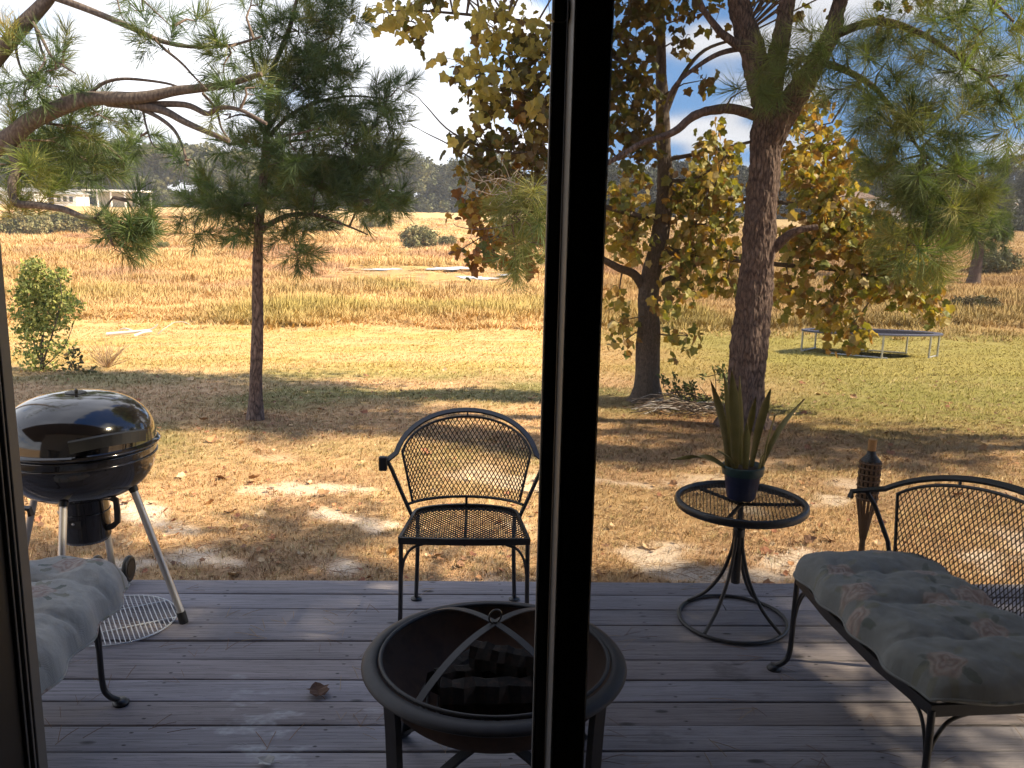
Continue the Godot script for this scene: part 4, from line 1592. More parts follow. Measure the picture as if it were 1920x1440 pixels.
func needle_crown(t: Node3D, limbs: Array, clusters: Array, me: Mesh, pal: Array, size: float, hang := 0.0) -> void:
	var xf := []
	var cs := []
	var tw := MB.new()
	for c in clusters:
		var root := nearest(limbs if not c.has("top") else limbs.slice(0, 1), c.c - (Vector3(0, 0.5, 0) if c.has("top") else Vector3.ZERO))
		var ctr: Vector3 = c.c
		if root.distance_to(ctr) > 0.02:
			var mid := root.lerp(ctr, 0.5) + Vector3(0, 0.06 * root.distance_to(ctr), 0) + rdir() * 0.04
			tw.tube([root - t.position, mid - t.position, ctr - t.position], [0.012, 0.008, 0.005], 5, false)
		var n: int = c.n
		for k in n:
			var q := in_ball()
			var p: Vector3 = ctr + q * c.r
			var dirn: Vector3 = (q + Vector3(0, 0.35 - hang, 0) + rdir() * 0.35 + (p - root).normalized() * 0.4).normalized()
			var b := basis_y(dirn, rng.randf() * TAU).scaled(Vector3.ONE * size * (1.6 if c.has("top") else 1.0) * rng.randf_range(0.75, 1.15))
			xf.append(Transform3D(b, p - t.position))
			var cc: Color = (pal[rng.randi() % pal.size()] as Color)
			var v := rng.randf_range(0.75, 1.3)
			cs.append(Color(cc.r * v, cc.g * v, cc.b * v))
			if k % 3 == 0 and p.distance_to(ctr) > 0.08:
				var kn := ctr.lerp(p, 0.5) + rdir() * 0.03
				tw.tube([ctr - t.position, kn - t.position, p - t.position], [0.005, 0.004, 0.003], 4, false)
	if tw.v.size() > 0:
		var o := part(tw, "twigs", M.twig, t)
		o.set_meta("kind", "stuff")
	var mo := scatter("needles", me, xf, cs, t)
	mo.set_meta("kind", "stuff")

func lobed_leaf(m: Material) -> ArrayMesh:
	# broad leaf with five blunt lobes, folded a little along the rib; stalk at the origin, blade towards +y, about 1 long
	var mb := MB.new()
	var o := [Vector2(0.0, 0.0), Vector2(0.20, -0.08), Vector2(0.47, 0.08), Vector2(0.40, 0.30), Vector2(0.56, 0.55), Vector2(0.34, 0.60), Vector2(0.20, 0.80), Vector2(0.0, 1.02)]
	var rib := []
	for k in 5: rib.append(Vector3(0, [0.0, 0.26, 0.5, 0.75, 1.02][k], -0.10 * sin(PI * k / 4.0)))
	for s in [-1.0, 1.0]:
		var e := []
		for p in o: e.append(Vector3(p.x * s, p.y, 0.30 * absf(p.x) - 0.10 * p.y * p.y + 0.06 * sin(p.y * 9.0)))
		var tr := [[rib[0], e[1], e[2]], [rib[0], e[2], rib[1]], [rib[1], e[2], e[3]], [rib[1], e[3], rib[2]], [rib[2], e[3], e[4]], [rib[2], e[4], e[5]], [rib[2], e[5], rib[3]], [rib[3], e[5], e[6]], [rib[3], e[6], rib[4]]]
		for q in tr:
			var nn: Vector3 = (q[1] - q[0]).cross(q[2] - q[0]).normalized() * s
			var a := mb.add(q[0], nn); var b := mb.add(q[1], nn); var d := mb.add(q[2], nn)
			if s > 0: mb.tri(a, b, d)
			else: mb.tri(a, d, b)
	return mb.mesh(m)

func leaf_crown(t: Node3D, limbs: Array, clusters: Array, pal: Array, size: float, singles: int, me: Mesh) -> void:
	var rows := []
	var tw := MB.new()
	for c in clusters:
		var root := nearest(limbs, c.c)
		var ctr: Vector3 = c.c
		if root.distance_to(ctr) > 0.05:
			var mid := root.lerp(ctr, 0.5) + Vector3(0, 0.05 * root.distance_to(ctr), 0) + rdir() * 0.05
			tw.tube([root - t.position, mid - t.position, ctr - t.position], [0.012, 0.008, 0.005], 5, false)
		var subs := []
		for k in maxi(4, c.n / 8):
			var e: Vector3 = ctr + in_ball() * c.r * 1.2
			subs.append(e)
			tw.tube([ctr - t.position, ctr.lerp(e, 0.5) - t.position + Vector3(0, 0.03, 0) + rdir() * 0.02, e - t.position], [0.005, 0.004, 0.0025], 4, false)
		for k in c.n:
			var sb: Vector3 = subs[rng.randi() % subs.size()]
			var p := sb + rdir() * rng.randf_range(0.02, 0.22)
			if rng.randf() < 0.5: p = ctr + in_ball() * c.r * 1.25
			var dn := (Vector3(rng.randf_range(-0.8, 0.8), -0.75 + rng.randf_range(-0.3, 0.6), rng.randf_range(-0.8, 0.8))).normalized()
			var b := basis_y(dn, rng.randf() * TAU).scaled(Vector3.ONE * size * rng.randf_range(0.45, 1.25))
			var pl: Array = c.get("pal", pal)
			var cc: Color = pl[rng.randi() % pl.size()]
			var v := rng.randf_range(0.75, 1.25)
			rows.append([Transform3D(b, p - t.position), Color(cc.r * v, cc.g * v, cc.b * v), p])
	var o := part(tw, "twigs", M.twig, t)
	o.set_meta("kind", "stuff")
	# the nearest leaves in view as pieces of their own
	var inv := cam_basis.inverse()
	for r in rows:
		var q: Vector3 = inv * (r[2] - EYE)
		var sx := 960 + FOC * q.x / -q.z
		var sy := 720 - FOC * q.y / -q.z
		r.append(-q.z if sx > 0 and sx < 1920 and sy > 0 and sy < 1440 else 99.0)
	rows.sort_custom(func(a, b): return a[3] < b[3])
	var mats := {}
	var xf := []
	var cs := []
	for k in rows.size():
		if k < singles and rows[k][3] < 90.0:
			var cc: Color = rows[k][1]
			var key := Vector3i(int(cc.r * 12), int(cc.g * 12), int(cc.b * 14))
			if not mats.has(key):
				var lm: StandardMaterial3D = M.leaf.duplicate()
				lm.vertex_color_use_as_albedo = false
				lm.albedo_color = lin(cc.r, cc.g, cc.b)
				mats[key] = lm
			var po := put(me, "leaf", t, rows[k][0])
			po.material_override = mats[key]
		else:
			xf.append(rows[k][0]); cs.append(rows[k][1])
	if xf.size() > 0:
		var mo := scatter("foliage", me, xf, cs, t)
		mo.set_meta("kind", "stuff")

func build_trees() -> void:
	var green := [Color(0.10, 0.155, 0.07), Color(0.12, 0.175, 0.075), Color(0.14, 0.185, 0.07), Color(0.09, 0.135, 0.065), Color(0.18, 0.19, 0.07)]
	var pale := [Color(0.25, 0.29, 0.11), Color(0.31, 0.32, 0.13), Color(0.20, 0.25, 0.105), Color(0.16, 0.21, 0.085), Color(0.36, 0.33, 0.13)]
	var tuft := tuft_needles(70, 0.20, 0.0042, 0.10)
	var long_tuft := tuft_needles(80, 0.26, 0.0042, 0.28)

	# ---- young pine in the middle of the lawn
	var b := at(478, 790, 9.1)
	b.y = ground_y(b.x, b.z)
	var t := thing("pine_tree", "slim young pine with a dense bushy crown in mid lawn", "tree", b)
	var L := [limb([[478, 800], [480, 720], [482, 620], [483, 520], [485, 440], [492, 360], [498, 280], [503, 200], [512, 130], [540, 60], [560, -20], [570, -110]], 9.1, 9.1, 0.14, 0.03),
		limb([[486, 440], [500, 424], [540, 404], [585, 402], [620, 412], [655, 425], [690, 440]], 9.1, 8.7, 0.07, 0.012),
		limb([[490, 380], [450, 385], [415, 395], [375, 400]], 9.1, 9.4, 0.045, 0.01),
		limb([[494, 330], [540, 300], [600, 290], [660, 300], [712, 315]], 9.1, 9.0, 0.05, 0.012),
		limb([[500, 260], [545, 215], [600, 190], [660, 180], [720, 185]], 9.1, 9.3, 0.05, 0.012),
		limb([[502, 240], [520, 215], [522, 180], [525, 140], [560, 100], [620, 70]], 9.1, 9.0, 0.05, 0.015),
		limb([[498, 250], [480, 225], [450, 215], [420, 225]], 9.1, 8.7, 0.035, 0.01),
		limb([[498, 300], [520, 260], [560, 250], [600, 240]], 9.1, 8.4, 0.045, 0.012),
		limb([[498, 300], [530, 270], [580, 260], [620, 250]], 9.1, 9.9, 0.045, 0.012),
		limb([[505, 180], [480, 130], [470, 90], [468, 50]], 9.1, 9.0, 0.04, 0.012)]
	draw_limbs(t, L, M.pine_bark, 1, 0.012)
	var C := [clu(590, 230, 90, 60, 9.1, 0.5, 60), clu(560, 160, 70, 60, 9.0, 0.5, 48), clu(640, 170, 55, 55, 9.2, 0.45, 39), clu(600, 110, 60, 45, 9.1, 0.4, 34), clu(560, 60, 45, 40, 9.1, 0.35, 23), clu(620, 40, 50, 45, 9.0, 0.35, 23), clu(590, -20, 60, 50, 9.1, 0.4, 25),
		clu(650, 270, 70, 50, 9.0, 0.45, 41), clu(705, 230, 40, 45, 9.1, 0.3, 23), clu(725, 190, 30, 30, 9.2, 0.2, 14), clu(735, 240, 25, 35, 9.0, 0.2, 9), clu(560, 290, 80, 50, 8.8, 0.5, 48), clu(500, 300, 50, 40, 9.2, 0.4, 25), clu(690, 320, 55, 35, 9.0, 0.35, 27), clu(600, 350, 90, 40, 9.0, 0.5, 50), clu(500, 370, 70, 35, 9.0, 0.45, 34), clu(430, 370, 50, 40, 9.2, 0.4, 30), clu(380, 380, 40, 40, 9.3, 0.3, 21), clu(680, 375, 65, 30, 8.8, 0.35, 32), clu(735, 385, 28, 25, 8.9, 0.2, 12), clu(450, 420, 40, 22, 9.0, 0.3, 16), clu(560, 410, 45, 24, 8.9, 0.3, 18), clu(555, 470, 38, 25, 8.8, 0.25, 14), clu(540, 440, 30, 20, 8.9, 0.25, 9), clu(500, 130, 40, 55, 9.0, 0.35, 23), clu(510, 60, 25, 35, 9.0, 0.25, 9), clu(430, 270, 30, 30, 9.0, 0.25, 9), clu(420, 215, 25, 22, 8.8, 0.2, 7), clu(365, 435, 22, 22, 9.3, 0.2, 8), clu(475, 445, 30, 18, 9.2, 0.25, 9), clu(745, 165, 18, 22, 9.1, 0.15, 4), clu(740, 290, 22, 25, 9.1, 0.2, 7)]
	needle_crown(t, L, C, tuft, green, 0.92)

	# ---- pine beyond the left edge whose limbs reach in
	var lb := Vector3(-5.0, ground_y(-5.0, -7.2), -7.2)
	t = thing("pine_tree", "old pine at the left edge with bare crooked limbs reaching in", "tree", lb)
	L = [limb3([lb - Vector3(0, 0.1, 0), lb + Vector3(0.02, 1.2, 0.0), lb + Vector3(0.05, 2.6, 0), lb + Vector3(0.25, 4.2, 0.1), lb + Vector3(0.2, 6.2, 0), lb + Vector3(0.3, 8.0, 0)], 0.36, 0.10),
		limb([[-120, 330], [-40, 290], [15, 262], [60, 228], [110, 202], [160, 186], [215, 184], [270, 182], [330, 170], [400, 163], [455, 150], [490, 138]], 7.1, 6.6, 0.17, 0.035),
		limb([[200, 190], [255, 197], [305, 207], [345, 228], [385, 246], [430, 264]], 6.9, 6.6, 0.08, 0.03),
		limb([[265, 196], [345, 196], [388, 213], [412, 202], [450, 206], [500, 232]], 6.85, 6.4, 0.05, 0.022),
		limb([[262, 203], [300, 222], [328, 246], [344, 280], [352, 310]], 6.85, 6.6, 0.035, 0.014),
		limb([[160, 184], [190, 158], [225, 148], [270, 150], [320, 158], [352, 172]], 6.95, 6.8, 0.03, 0.014),
		limb([[380, 175], [405, 205], [415, 240], [430, 262]], 6.75, 6.6, 0.022, 0.012),
		limb([[-90, 190], [-40, 140], [0, 98], [40, 52], [70, 20], [95, -10], [120, -60]], 7.0, 6.9, 0.13, 0.09),
		limb([[62, 42], [80, 75], [100, 110], [142, 138]], 6.9, 6.7, 0.03, 0.010),
		limb([[66, 50], [76, 88], [84, 112], [72, 132]], 6.9, 6.7, 0.022, 0.010),
		limb([[30, 80], [32, 105], [45, 140], [75, 170]], 6.95, 6.9, 0.024, 0.010),
		limb([[95, -8], [150, 12], [200, 32], [255, 56], [300, 76], [345, 86], [400, 88], [445, 82], [490, 68]], 6.9, 6.5, 0.055, 0.014),
		limb([[308, 92], [340, 118], [365, 145], [388, 168]], 6.6, 6.5, 0.022, 0.010),
		limb([[12, 265], [26, 292], [32, 318], [22, 345], [30, 380], [70, 385], [120, 393], [150, 405], [180, 415], [205, 442]], 7.0, 6.6, 0.085, 0.03),
		limb([[175, 412], [195, 392], [212, 370]], 6.62, 6.6, 0.025, 0.012),
		limb([[268, 205], [275, 240], [290, 275], [325, 280]], 6.85, 6.7, 0.018, 0.008),
		limb([[268, 0], [300, 30], [322, 50]], 6.6, 6.5, 0.014, 0.006), limb([[220, 0], [228, 30], [240, 45]], 6.7, 6.6, 0.012, 0.005)]
	draw_limbs(t, L, M.grey_bark, 1, 0.010)
	C = [clu(55, 135, 40, 40, 6.9, 0.25, 9), clu(105, 130, 35, 40, 6.8, 0.25, 7), clu(45, 170, 45, 30, 6.95, 0.3, 9), clu(110, 165, 30, 20, 6.9, 0.2, 4), clu(130, 85, 14, 12, 6.7, 0.1, 2),
		clu(130, 245, 60, 30, 7.4, 0.4, 30), clu(185, 215, 40, 25, 7.3, 0.3, 16), clu(90, 285, 60, 35, 7.8, 0.4, 34), clu(160, 300, 55, 35, 7.8, 0.4, 30), clu(220, 290, 40, 30, 7.8, 0.3, 14), clu(40, 310, 40, 30, 7.8, 0.3, 14), clu(265, 250, 18, 22, 6.8, 0.15, 5), clu(290, 70, 22, 22, 6.6, 0.15, 5), clu(315, 90, 16, 16, 6.6, 0.12, 3), clu(420, 120, 35, 30, 6.5, 0.25, 7), clu(440, 95, 30, 20, 6.5, 0.2, 5), clu(460, 165, 28, 20, 6.5, 0.2, 5), clu(395, 205, 14, 12, 6.6, 0.1, 2),
		clu(470, 10, 30, 20, 6.6, 0.2, 5), clu(270, 20, 40, 18, 6.7, 0.25, 4), clu(360, 38, 20, 14, 6.6, 0.15, 2), clu(225, 425, 38, 26, 6.6, 0.2, 20), clu(255, 440, 22, 24, 6.6, 0.15, 12), clu(215, 462, 20, 18, 6.6, 0.15, 4), clu(280, 400, 20, 12, 6.6, 0.12, 4), clu(250, 395, 25, 15, 6.6, 0.15, 4), clu(345, 300, 18, 14, 6.6, 0.1, 3)]
	for k in 26:
		C.append(clu3(lb + Vector3(rng.randf_range(-2.2, 1.3), rng.randf_range(4.6, 8.2), rng.randf_range(-1.8, 1.8)), Vector3(0.6, 0.35, 0.6), 9))
	needle_crown(t, L, C, tuft, green, 0.85)
	# yellow green tufts on its low limb
	C = [clu(78, 338, 34, 16, 6.8, 0.2, 4), clu(40, 395, 40, 20, 6.9, 0.2, 5), clu(100, 375, 30, 14, 6.85, 0.15, 3), clu(20, 75, 8, 6, 6.9, 0.05, 2), clu(18, 235, 10, 8, 7.0, 0.08, 2)]
	var xf := []
	var cs := []
	for c in C:
		for k in c.n:
			xf.append(Transform3D(basis_y(rdir() * 0.6 + Vector3.UP, rng.randf() * TAU).scaled(Vector3.ONE * 0.85), c.c + in_ball() * c.r - t.position))
			cs.append([Color(0.34, 0.34, 0.10), Color(0.42, 0.34, 0.15), Color(0.24, 0.30, 0.08)][rng.randi() % 3])
	var fx := scatter("yellow_needles", long_tuft, xf, cs, t)
	fx.set_meta("kind", "stuff")

	# ---- big pine right of the middle
	b = at(1395, 800, 9.07)
	b.y = ground_y(b.x, b.z)
	t = thing("pine_tree", "large rough barked pine trunk forking high behind the potted plant", "tree", b)
	var d9 := 9.07
	L = [limb([[1393, 815], [1396, 780], [1402, 700], [1410, 600], [1420, 500], [1427, 400], [1433, 320], [1436, 250], [1436, 200], [1420, 130], [1400, 60], [1385, 0], [1370, -100], [1360, -220], [1350, -400], [1345, -600]], d9, d9, 0.43, 0.16, 34),
		limb([[1432, 240], [1446, 180], [1458, 110], [1468, 50], [1476, 0], [1490, -110], [1500, -300]], d9, 8.8, 0.26, 0.10, 20),
		limb([[1440, 270], [1470, 215], [1505, 160], [1535, 110], [1560, 60], [1575, 0], [1590, -80], [1620, -220]], d9, 8.6, 0.30, 0.09, 20),
		limb([[1440, 478], [1462, 455], [1486, 436], [1505, 430], [1534, 426]], d9, 8.85, 0.13, 0.065, 8),
		limb([[1420, 110], [1385, 85], [1350, 60], [1315, 10], [1300, -40]], d9, 8.9, 0.12, 0.05),
		limb([[1410, 88], [1350, 100], [1300, 130], [1262, 165], [1245, 210]], d9, 9.2, 0.06, 0.025),
		limb([[1530, 115], [1580, 130], [1640, 165], [1690, 230], [1730, 290]], 8.7, 7.4, 0.08, 0.02),
		limb([[1555, 70], [1640, 40], [1720, 60], [1800, 110], [1870, 170]], 8.6, 7.2, 0.09, 0.02),
		limb([[1585, -60], [1700, -70], [1820, -30], [1900, 40]], 8.6, 7.0, 0.08, 0.02),
		limb([[1430, 222], [1385, 206], [1340, 206], [1300, 218], [1262, 248], [1205, 268], [1150, 300], [1095, 326], [1040, 338], [985, 352]], d9, 8.2, 0.12, 0.025),
		limb([[1040, 338], [1015, 375], [990, 400], [960, 420], [900, 430], [860, 425], [850, 418]], 8.35, 8.0, 0.02, 0.005)]
	draw_limbs(t, L, M.pine_bark, 1, 0.046)
	# its dead twiggy end
	var dead := [limb([[985, 352], [940, 335], [905, 340], [880, 330]], 8.2, 8.1, 0.014, 0.005), limb([[970, 352], [930, 365], [900, 358], [876, 350], [878, 335]], 8.2, 8.0, 0.010, 0.004), limb([[960, 350], [950, 320], [940, 300]], 8.2, 8.1, 0.008, 0.003), limb([[930, 345], [920, 362], [905, 370]], 8.2, 8.1, 0.006, 0.003), limb([[905, 340], [895, 325], [885, 320]], 8.1, 8.1, 0.006, 0.003), limb([[990, 400], [975, 430], [965, 450]], 8.2, 8.2, 0.008, 0.004), limb([[885, 430], [882, 445], [875, 455]], 8.0, 8.0, 0.006, 0.003)]
	for k in 46:
		var p := Vector2(rng.randf_range(900, 985), rng.randf_range(325, 385))
		var q := p + Vector2(rng.randf_range(-30, 30), rng.randf_range(-24, 24))
		dead.append(limb([[p.x, p.y], [(p.x + q.x) / 2 + 4, (p.y + q.y) / 2 - 4], [q.x, q.y]], 8.15 + rng.randf_range(-0.15, 0.15), 8.15 + rng.randf_range(-0.15, 0.15), 0.006, 0.003, 3))
	var mbn := MB.new()
	for l in dead:
		var loc := []
		for p in l.pts: loc.append(p - t.position)
		mbn.tube(loc, l.rad, 6, false)
	var dt := part(mbn, "dead_twigs", M.dead, t)
	dt.set_meta("kind", "stuff")
	C = [clu(1430, 130, 35, 30, 8.6, 0.25, 6), clu(1400, 165, 28, 24, 8.6, 0.2, 3), clu(1545, 75, 40, 35, 8.3, 0.3, 9), clu(1500, 105, 35, 30, 8.4, 0.25, 6), clu(1590, 90, 50, 40, 8.2, 0.3, 9), clu(1600, 160, 55, 40, 8.0, 0.3, 9), clu(1660, 120, 50, 40, 7.9, 0.35, 9), clu(1680, 50, 70, 50, 8.0, 0.4, 13), clu(1760, 60, 60, 50, 7.8, 0.4, 13), clu(1840, 60, 60, 60, 7.5, 0.4, 13), clu(1800, 140, 70, 40, 7.5, 0.4, 12), clu(1890, 140, 50, 60, 7.3, 0.4, 12), clu(1650, 205, 40, 40, 7.8, 0.3, 11), clu(1710, 190, 50, 35, 7.6, 0.3, 8),
		clu(1700, 260, 50, 40, 7.5, 0.35, 13), clu(1760, 250, 40, 40, 7.4, 0.3, 10), clu(1660, 330, 40, 40, 7.4, 0.3, 11), clu(1720, 330, 55, 45, 7.3, 0.35, 14), clu(1790, 320, 40, 45, 7.3, 0.3, 10), clu(1740, 390, 55, 35, 7.2, 0.35, 13), clu(1800, 400, 40, 30, 7.2, 0.3, 10), clu(1690, 400, 40, 35, 7.3, 0.3, 8), clu(1700, 460, 45, 30, 7.2, 0.3, 8), clu(1740, 480, 35, 25, 7.2, 0.25, 5), clu(1830, 350, 22, 25, 7.2, 0.2, 3), clu(1905, 240, 28, 35, 7.2, 0.25, 6), clu(1860, 200, 40, 22, 7.3, 0.25, 3), clu(1480, 160, 25, 20, 8.4, 0.2, 2),
		clu(985, 380, 35, 22, 8.3, 0.2, 10), clu(1010, 410, 30, 28, 8.3, 0.2, 10), clu(960, 410, 30, 22, 8.3, 0.2, 8), clu(1000, 455, 28, 22, 8.3, 0.2, 7), clu(965, 480, 22, 18, 8.3, 0.15, 4)]
	for k in 140:
		var tc := clu3(b + Vector3(rng.randf_range(-2.6, 2.2), rng.randf_range(5.2, 8.8), rng.randf_range(-2.4, 1.5)), Vector3(0.7, 0.4, 0.7), 10)
		tc["top"] = true
		C.append(tc)
	needle_crown(t, L, C, long_tuft, pale, 1.0, 0.55)

	# ---- golden broad-leaved tree
	b = at(1212, 756, 11.0)
	b.y = ground_y(b.x, b.z)
	t = thing("broadleaf_tree", "broad-leaved tree turning gold and brown beside the large pine", "tree", b)
	var d1 := 11.0
	L = [limb([[1210, 772], [1211, 750], [1215, 680], [1216, 610], [1216, 550], [1222, 505], [1236, 450], [1244, 390], [1246, 320], [1243, 240], [1240, 150], [1238, 60], [1236, -20], [1232, -140], [1228, -320]], d1, 10.8, 0.33, 0.07, 22),
		limb([[1208, 545], [1190, 515], [1160, 502], [1120, 482], [1070, 462], [1020, 450], [950, 440]], d1, 10.2, 0.13, 0.03),
		limb([[1222, 535], [1262, 520], [1296, 500], [1330, 480], [1372, 470]], d1, 10.6, 0.10, 0.03),
		limb([[1226, 500], [1255, 465], [1300, 420], [1345, 380]], d1, 11.3, 0.08, 0.025),
		limb([[1240, 420], [1180, 400], [1110, 380], [1050, 350], [960, 320], [900, 300]], 10.9, 9.7, 0.08, 0.03),
		limb([[1243, 300], [1150, 230], [1060, 170], [980, 140], [890, 130]], 10.9, 9.7, 0.08, 0.02),
		limb([[1241, 180], [1130, 90], [1030, 50], [900, 30], [790, 20]], 10.8, 9.5, 0.08, 0.02),
		limb([[1244, 340], [1300, 335], [1340, 312], [1365, 290]], 10.9, 10.3, 0.05, 0.025),
		limb([[1242, 230], [1275, 150], [1320, 95], [1385, 72]], 10.9, 11.2, 0.07, 0.03),
		limb([[1244, 470], [1330, 480], [1450, 495], [1560, 505], [1640, 520], [1720, 555]], 10.9, 10.2, 0.10, 0.015),
		limb([[1246, 360], [1340, 370], [1470, 380], [1580, 400], [1660, 440]], 10.9, 10.4, 0.08, 0.015),
		limb([[1245, 300], [1350, 280], [1470, 250], [1560, 230]], 10.9, 11.3, 0.06, 0.015),
		limb([[1060, 280], [940, 285], [850, 250], [800, 200], [784, 182]], 9.7, 9.5, 0.03, 0.006),
		limb([[890, 300], [840, 270], [800, 250], [768, 232]], 9.7, 9.4, 0.02, 0.006),
		limb([[1300, 448], [1310, 400], [1322, 370]], 10.8, 10.6, 0.022, 0.012), limb([[1340, 350], [1352, 310], [1358, 290]], 10.4, 10.2, 0.02, 0.012)]
	draw_limbs(t, L, M.grey_bark, 1, 0.012)
	var gold := [Color(0.50, 0.40, 0.11), Color(0.44, 0.41, 0.13), Color(0.30, 0.34, 0.10), Color(0.46, 0.30, 0.11), Color(0.22, 0.26, 0.08), Color(0.32, 0.21, 0.10), Color(0.64, 0.56, 0.30), Color(0.38, 0.39, 0.12)]
	var dusk := [Color(0.135, 0.145, 0.05), Color(0.115, 0.135, 0.045), Color(0.17, 0.12, 0.06), Color(0.15, 0.14, 0.05), Color(0.24, 0.19, 0.065), Color(0.125, 0.095, 0.05)]  # olive and brown leaves, darkened to paint in the shade of the crown
	var rust := [Color(0.26, 0.12, 0.045), Color(0.20, 0.10, 0.045), Color(0.34, 0.22, 0.07), Color(0.13, 0.15, 0.04), Color(0.42, 0.30, 0.09)]
	C = []
	for q in [[1600, 430, 70, 45, 10.3, 95], [1660, 470, 55, 45, 10.3, 85], [1700, 520, 50, 40, 10.2, 70], [1620, 530, 55, 40, 10.3, 60], [1720, 565, 35, 22, 10.2, 30], [1560, 380, 50, 50, 10.5, 70], [1520, 460, 45, 50, 10.4, 62], [1500, 340, 40, 60, 10.7, 58], [1530, 290, 45, 40, 10.9, 42], [1500, 220, 35, 35, 11.0, 26], [1585, 300, 30, 24, 10.8, 14], [1480, 540, 40, 35, 10.5, 30], [1560, 575, 40, 35, 10.3, 34], [1590, 620, 24, 32, 10.2, 22], [1340, 430, 45, 60, 10.7, 66], [1290, 480, 50, 40, 10.7, 55], [1330, 350, 50, 45, 10.6, 60], [1270, 380, 45, 45, 11.0, 50], [1180, 440, 40, 60, 10.8, 55], [1175, 370, 35, 45, 10.7, 45], [1345, 285, 35, 35, 10.8, 36], [1365, 520, 25, 40, 10.6, 22], [1280, 545, 30, 24, 10.6, 16], [1290, 630, 28, 22, 10.7, 12], [1170, 600, 24, 22, 10.6, 11], [1170, 640, 22, 18, 10.6, 7], [1160, 555, 22, 16, 10.7, 6], [1240, 565, 24, 18, 10.6, 8], [1530, 200, 24, 24, 11.0, 10], [1570, 265, 24, 18, 10.9, 8]]:
		C.append(clu(q[0], q[1], q[2], q[3], q[4], 0.45, int(q[5] * 3.2)))
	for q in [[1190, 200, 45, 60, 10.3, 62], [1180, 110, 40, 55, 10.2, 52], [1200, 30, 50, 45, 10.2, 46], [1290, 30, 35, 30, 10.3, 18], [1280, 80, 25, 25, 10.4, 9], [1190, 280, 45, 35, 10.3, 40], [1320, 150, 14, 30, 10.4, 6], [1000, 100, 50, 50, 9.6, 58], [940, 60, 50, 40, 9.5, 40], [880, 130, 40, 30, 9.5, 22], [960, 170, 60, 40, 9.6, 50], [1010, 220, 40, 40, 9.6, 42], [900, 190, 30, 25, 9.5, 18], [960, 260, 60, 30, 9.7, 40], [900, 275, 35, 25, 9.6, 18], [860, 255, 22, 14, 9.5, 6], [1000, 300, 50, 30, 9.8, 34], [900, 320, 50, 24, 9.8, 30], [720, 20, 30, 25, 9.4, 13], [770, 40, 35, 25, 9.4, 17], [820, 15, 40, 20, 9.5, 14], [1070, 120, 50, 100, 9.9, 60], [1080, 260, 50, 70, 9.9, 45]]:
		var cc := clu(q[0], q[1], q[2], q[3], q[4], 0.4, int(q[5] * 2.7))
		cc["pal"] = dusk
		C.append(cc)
	for q in [[900, 390, 35, 30, 9.9, 26], [880, 370, 25, 18, 9.9, 12], [920, 455, 35, 35, 9.9, 22], [900, 475, 30, 25, 9.9, 12], [990, 480, 40, 24, 9.9, 24], [950, 350, 45, 30, 10.0, 28], [1010, 420, 24, 40, 9.9, 16], [860, 470, 12, 8, 9.8, 3], [985, 200, 25, 15, 9.5, 8], [1080, 430, 40, 70, 10.2, 40]]:
		var cc := clu(q[0], q[1], q[2], q[3], q[4], 0.35, int(q[5] * 2.4))
		cc["pal"] = rust
		C.append(cc)
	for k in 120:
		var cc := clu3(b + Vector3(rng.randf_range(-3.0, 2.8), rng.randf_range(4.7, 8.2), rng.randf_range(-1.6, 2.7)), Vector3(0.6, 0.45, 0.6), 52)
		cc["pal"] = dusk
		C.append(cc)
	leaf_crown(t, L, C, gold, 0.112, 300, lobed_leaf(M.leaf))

	# ---- trees outside the picture on the right that shade the deck and the near lawn
	for q in [[5.3, -3.2, 5.0, 1.5, 2.1, 1.5, 95, "pine close to the right end of the deck shading it"], [8.6, -7.5, 3.9, 1.6, 1.0, 1.0, 48, "pine standing on the lawn beyond the right edge"]]:
		var p := Vector3(q[0], ground_y(q[0], q[1]), q[1])
		t = thing("pine_tree", q[7], "tree", p)
		L = [limb3([p - Vector3(0, 0.1, 0), p + Vector3(0.05, 2.5, 0), p + Vector3(-0.05, 5.0, 0.1), p + Vector3(0, 8.0, 0)], 0.3, 0.06)]
		for k in 9:
			var a := rng.randf() * TAU
			var h := rng.randf_range(3.6, 7.2)
			var e := Vector3(cos(a) * q[3], 0.4, sin(a) * q[5])
			L.append(limb3([p + Vector3(0, h, 0), p + Vector3(0, h, 0) + e * 0.5 + Vector3(0, 0.25, 0), p + Vector3(0, h, 0) + e], 0.08, 0.02))
		draw_limbs(t, L, M.pine_bark, 1, 0.014)
		C = []
		for k in q[6]:
			C.append(clu3(p + Vector3(0, q[2] + 0.5, 0) + in_ball() * Vector3(q[3], q[4], q[5]), Vector3(0.5, 0.3, 0.5), 8))
		if q[0] < 6.0:
			for k in 6:
				C.append(clu3(Vector3(rng.randf_range(4.5, 5.4), rng.randf_range(2.9, 3.7), rng.randf_range(-2.3, -1.2)), Vector3(0.3, 0.14, 0.3), 3))
		needle_crown(t, L, C, tuft, green, 1.3)

	# ---- leafy shrub at the left edge
	b = at(82, 700, 13.6)
	b.y = ground_y(b.x, b.z)
	t = thing("shrub", "yellow green leafy shrub at the left edge of the lawn", "shrub", b)
	L = [limb([[80, 712], [78, 660], [82, 600], [80, 540], [75, 500]], 13.6, 13.6, 0.05, 0.015), limb([[80, 680], [100, 620], [115, 560], [110, 520]], 13.6, 13.4, 0.03, 0.01), limb([[80, 690], [60, 630], [50, 570]], 13.6, 13.8, 0.03, 0.01), limb([[80, 690], [120, 650], [140, 600]], 13.6, 13.6, 0.02, 0.008)]
	draw_limbs(t, L, M.twig, 1)
	var small := MB.new()
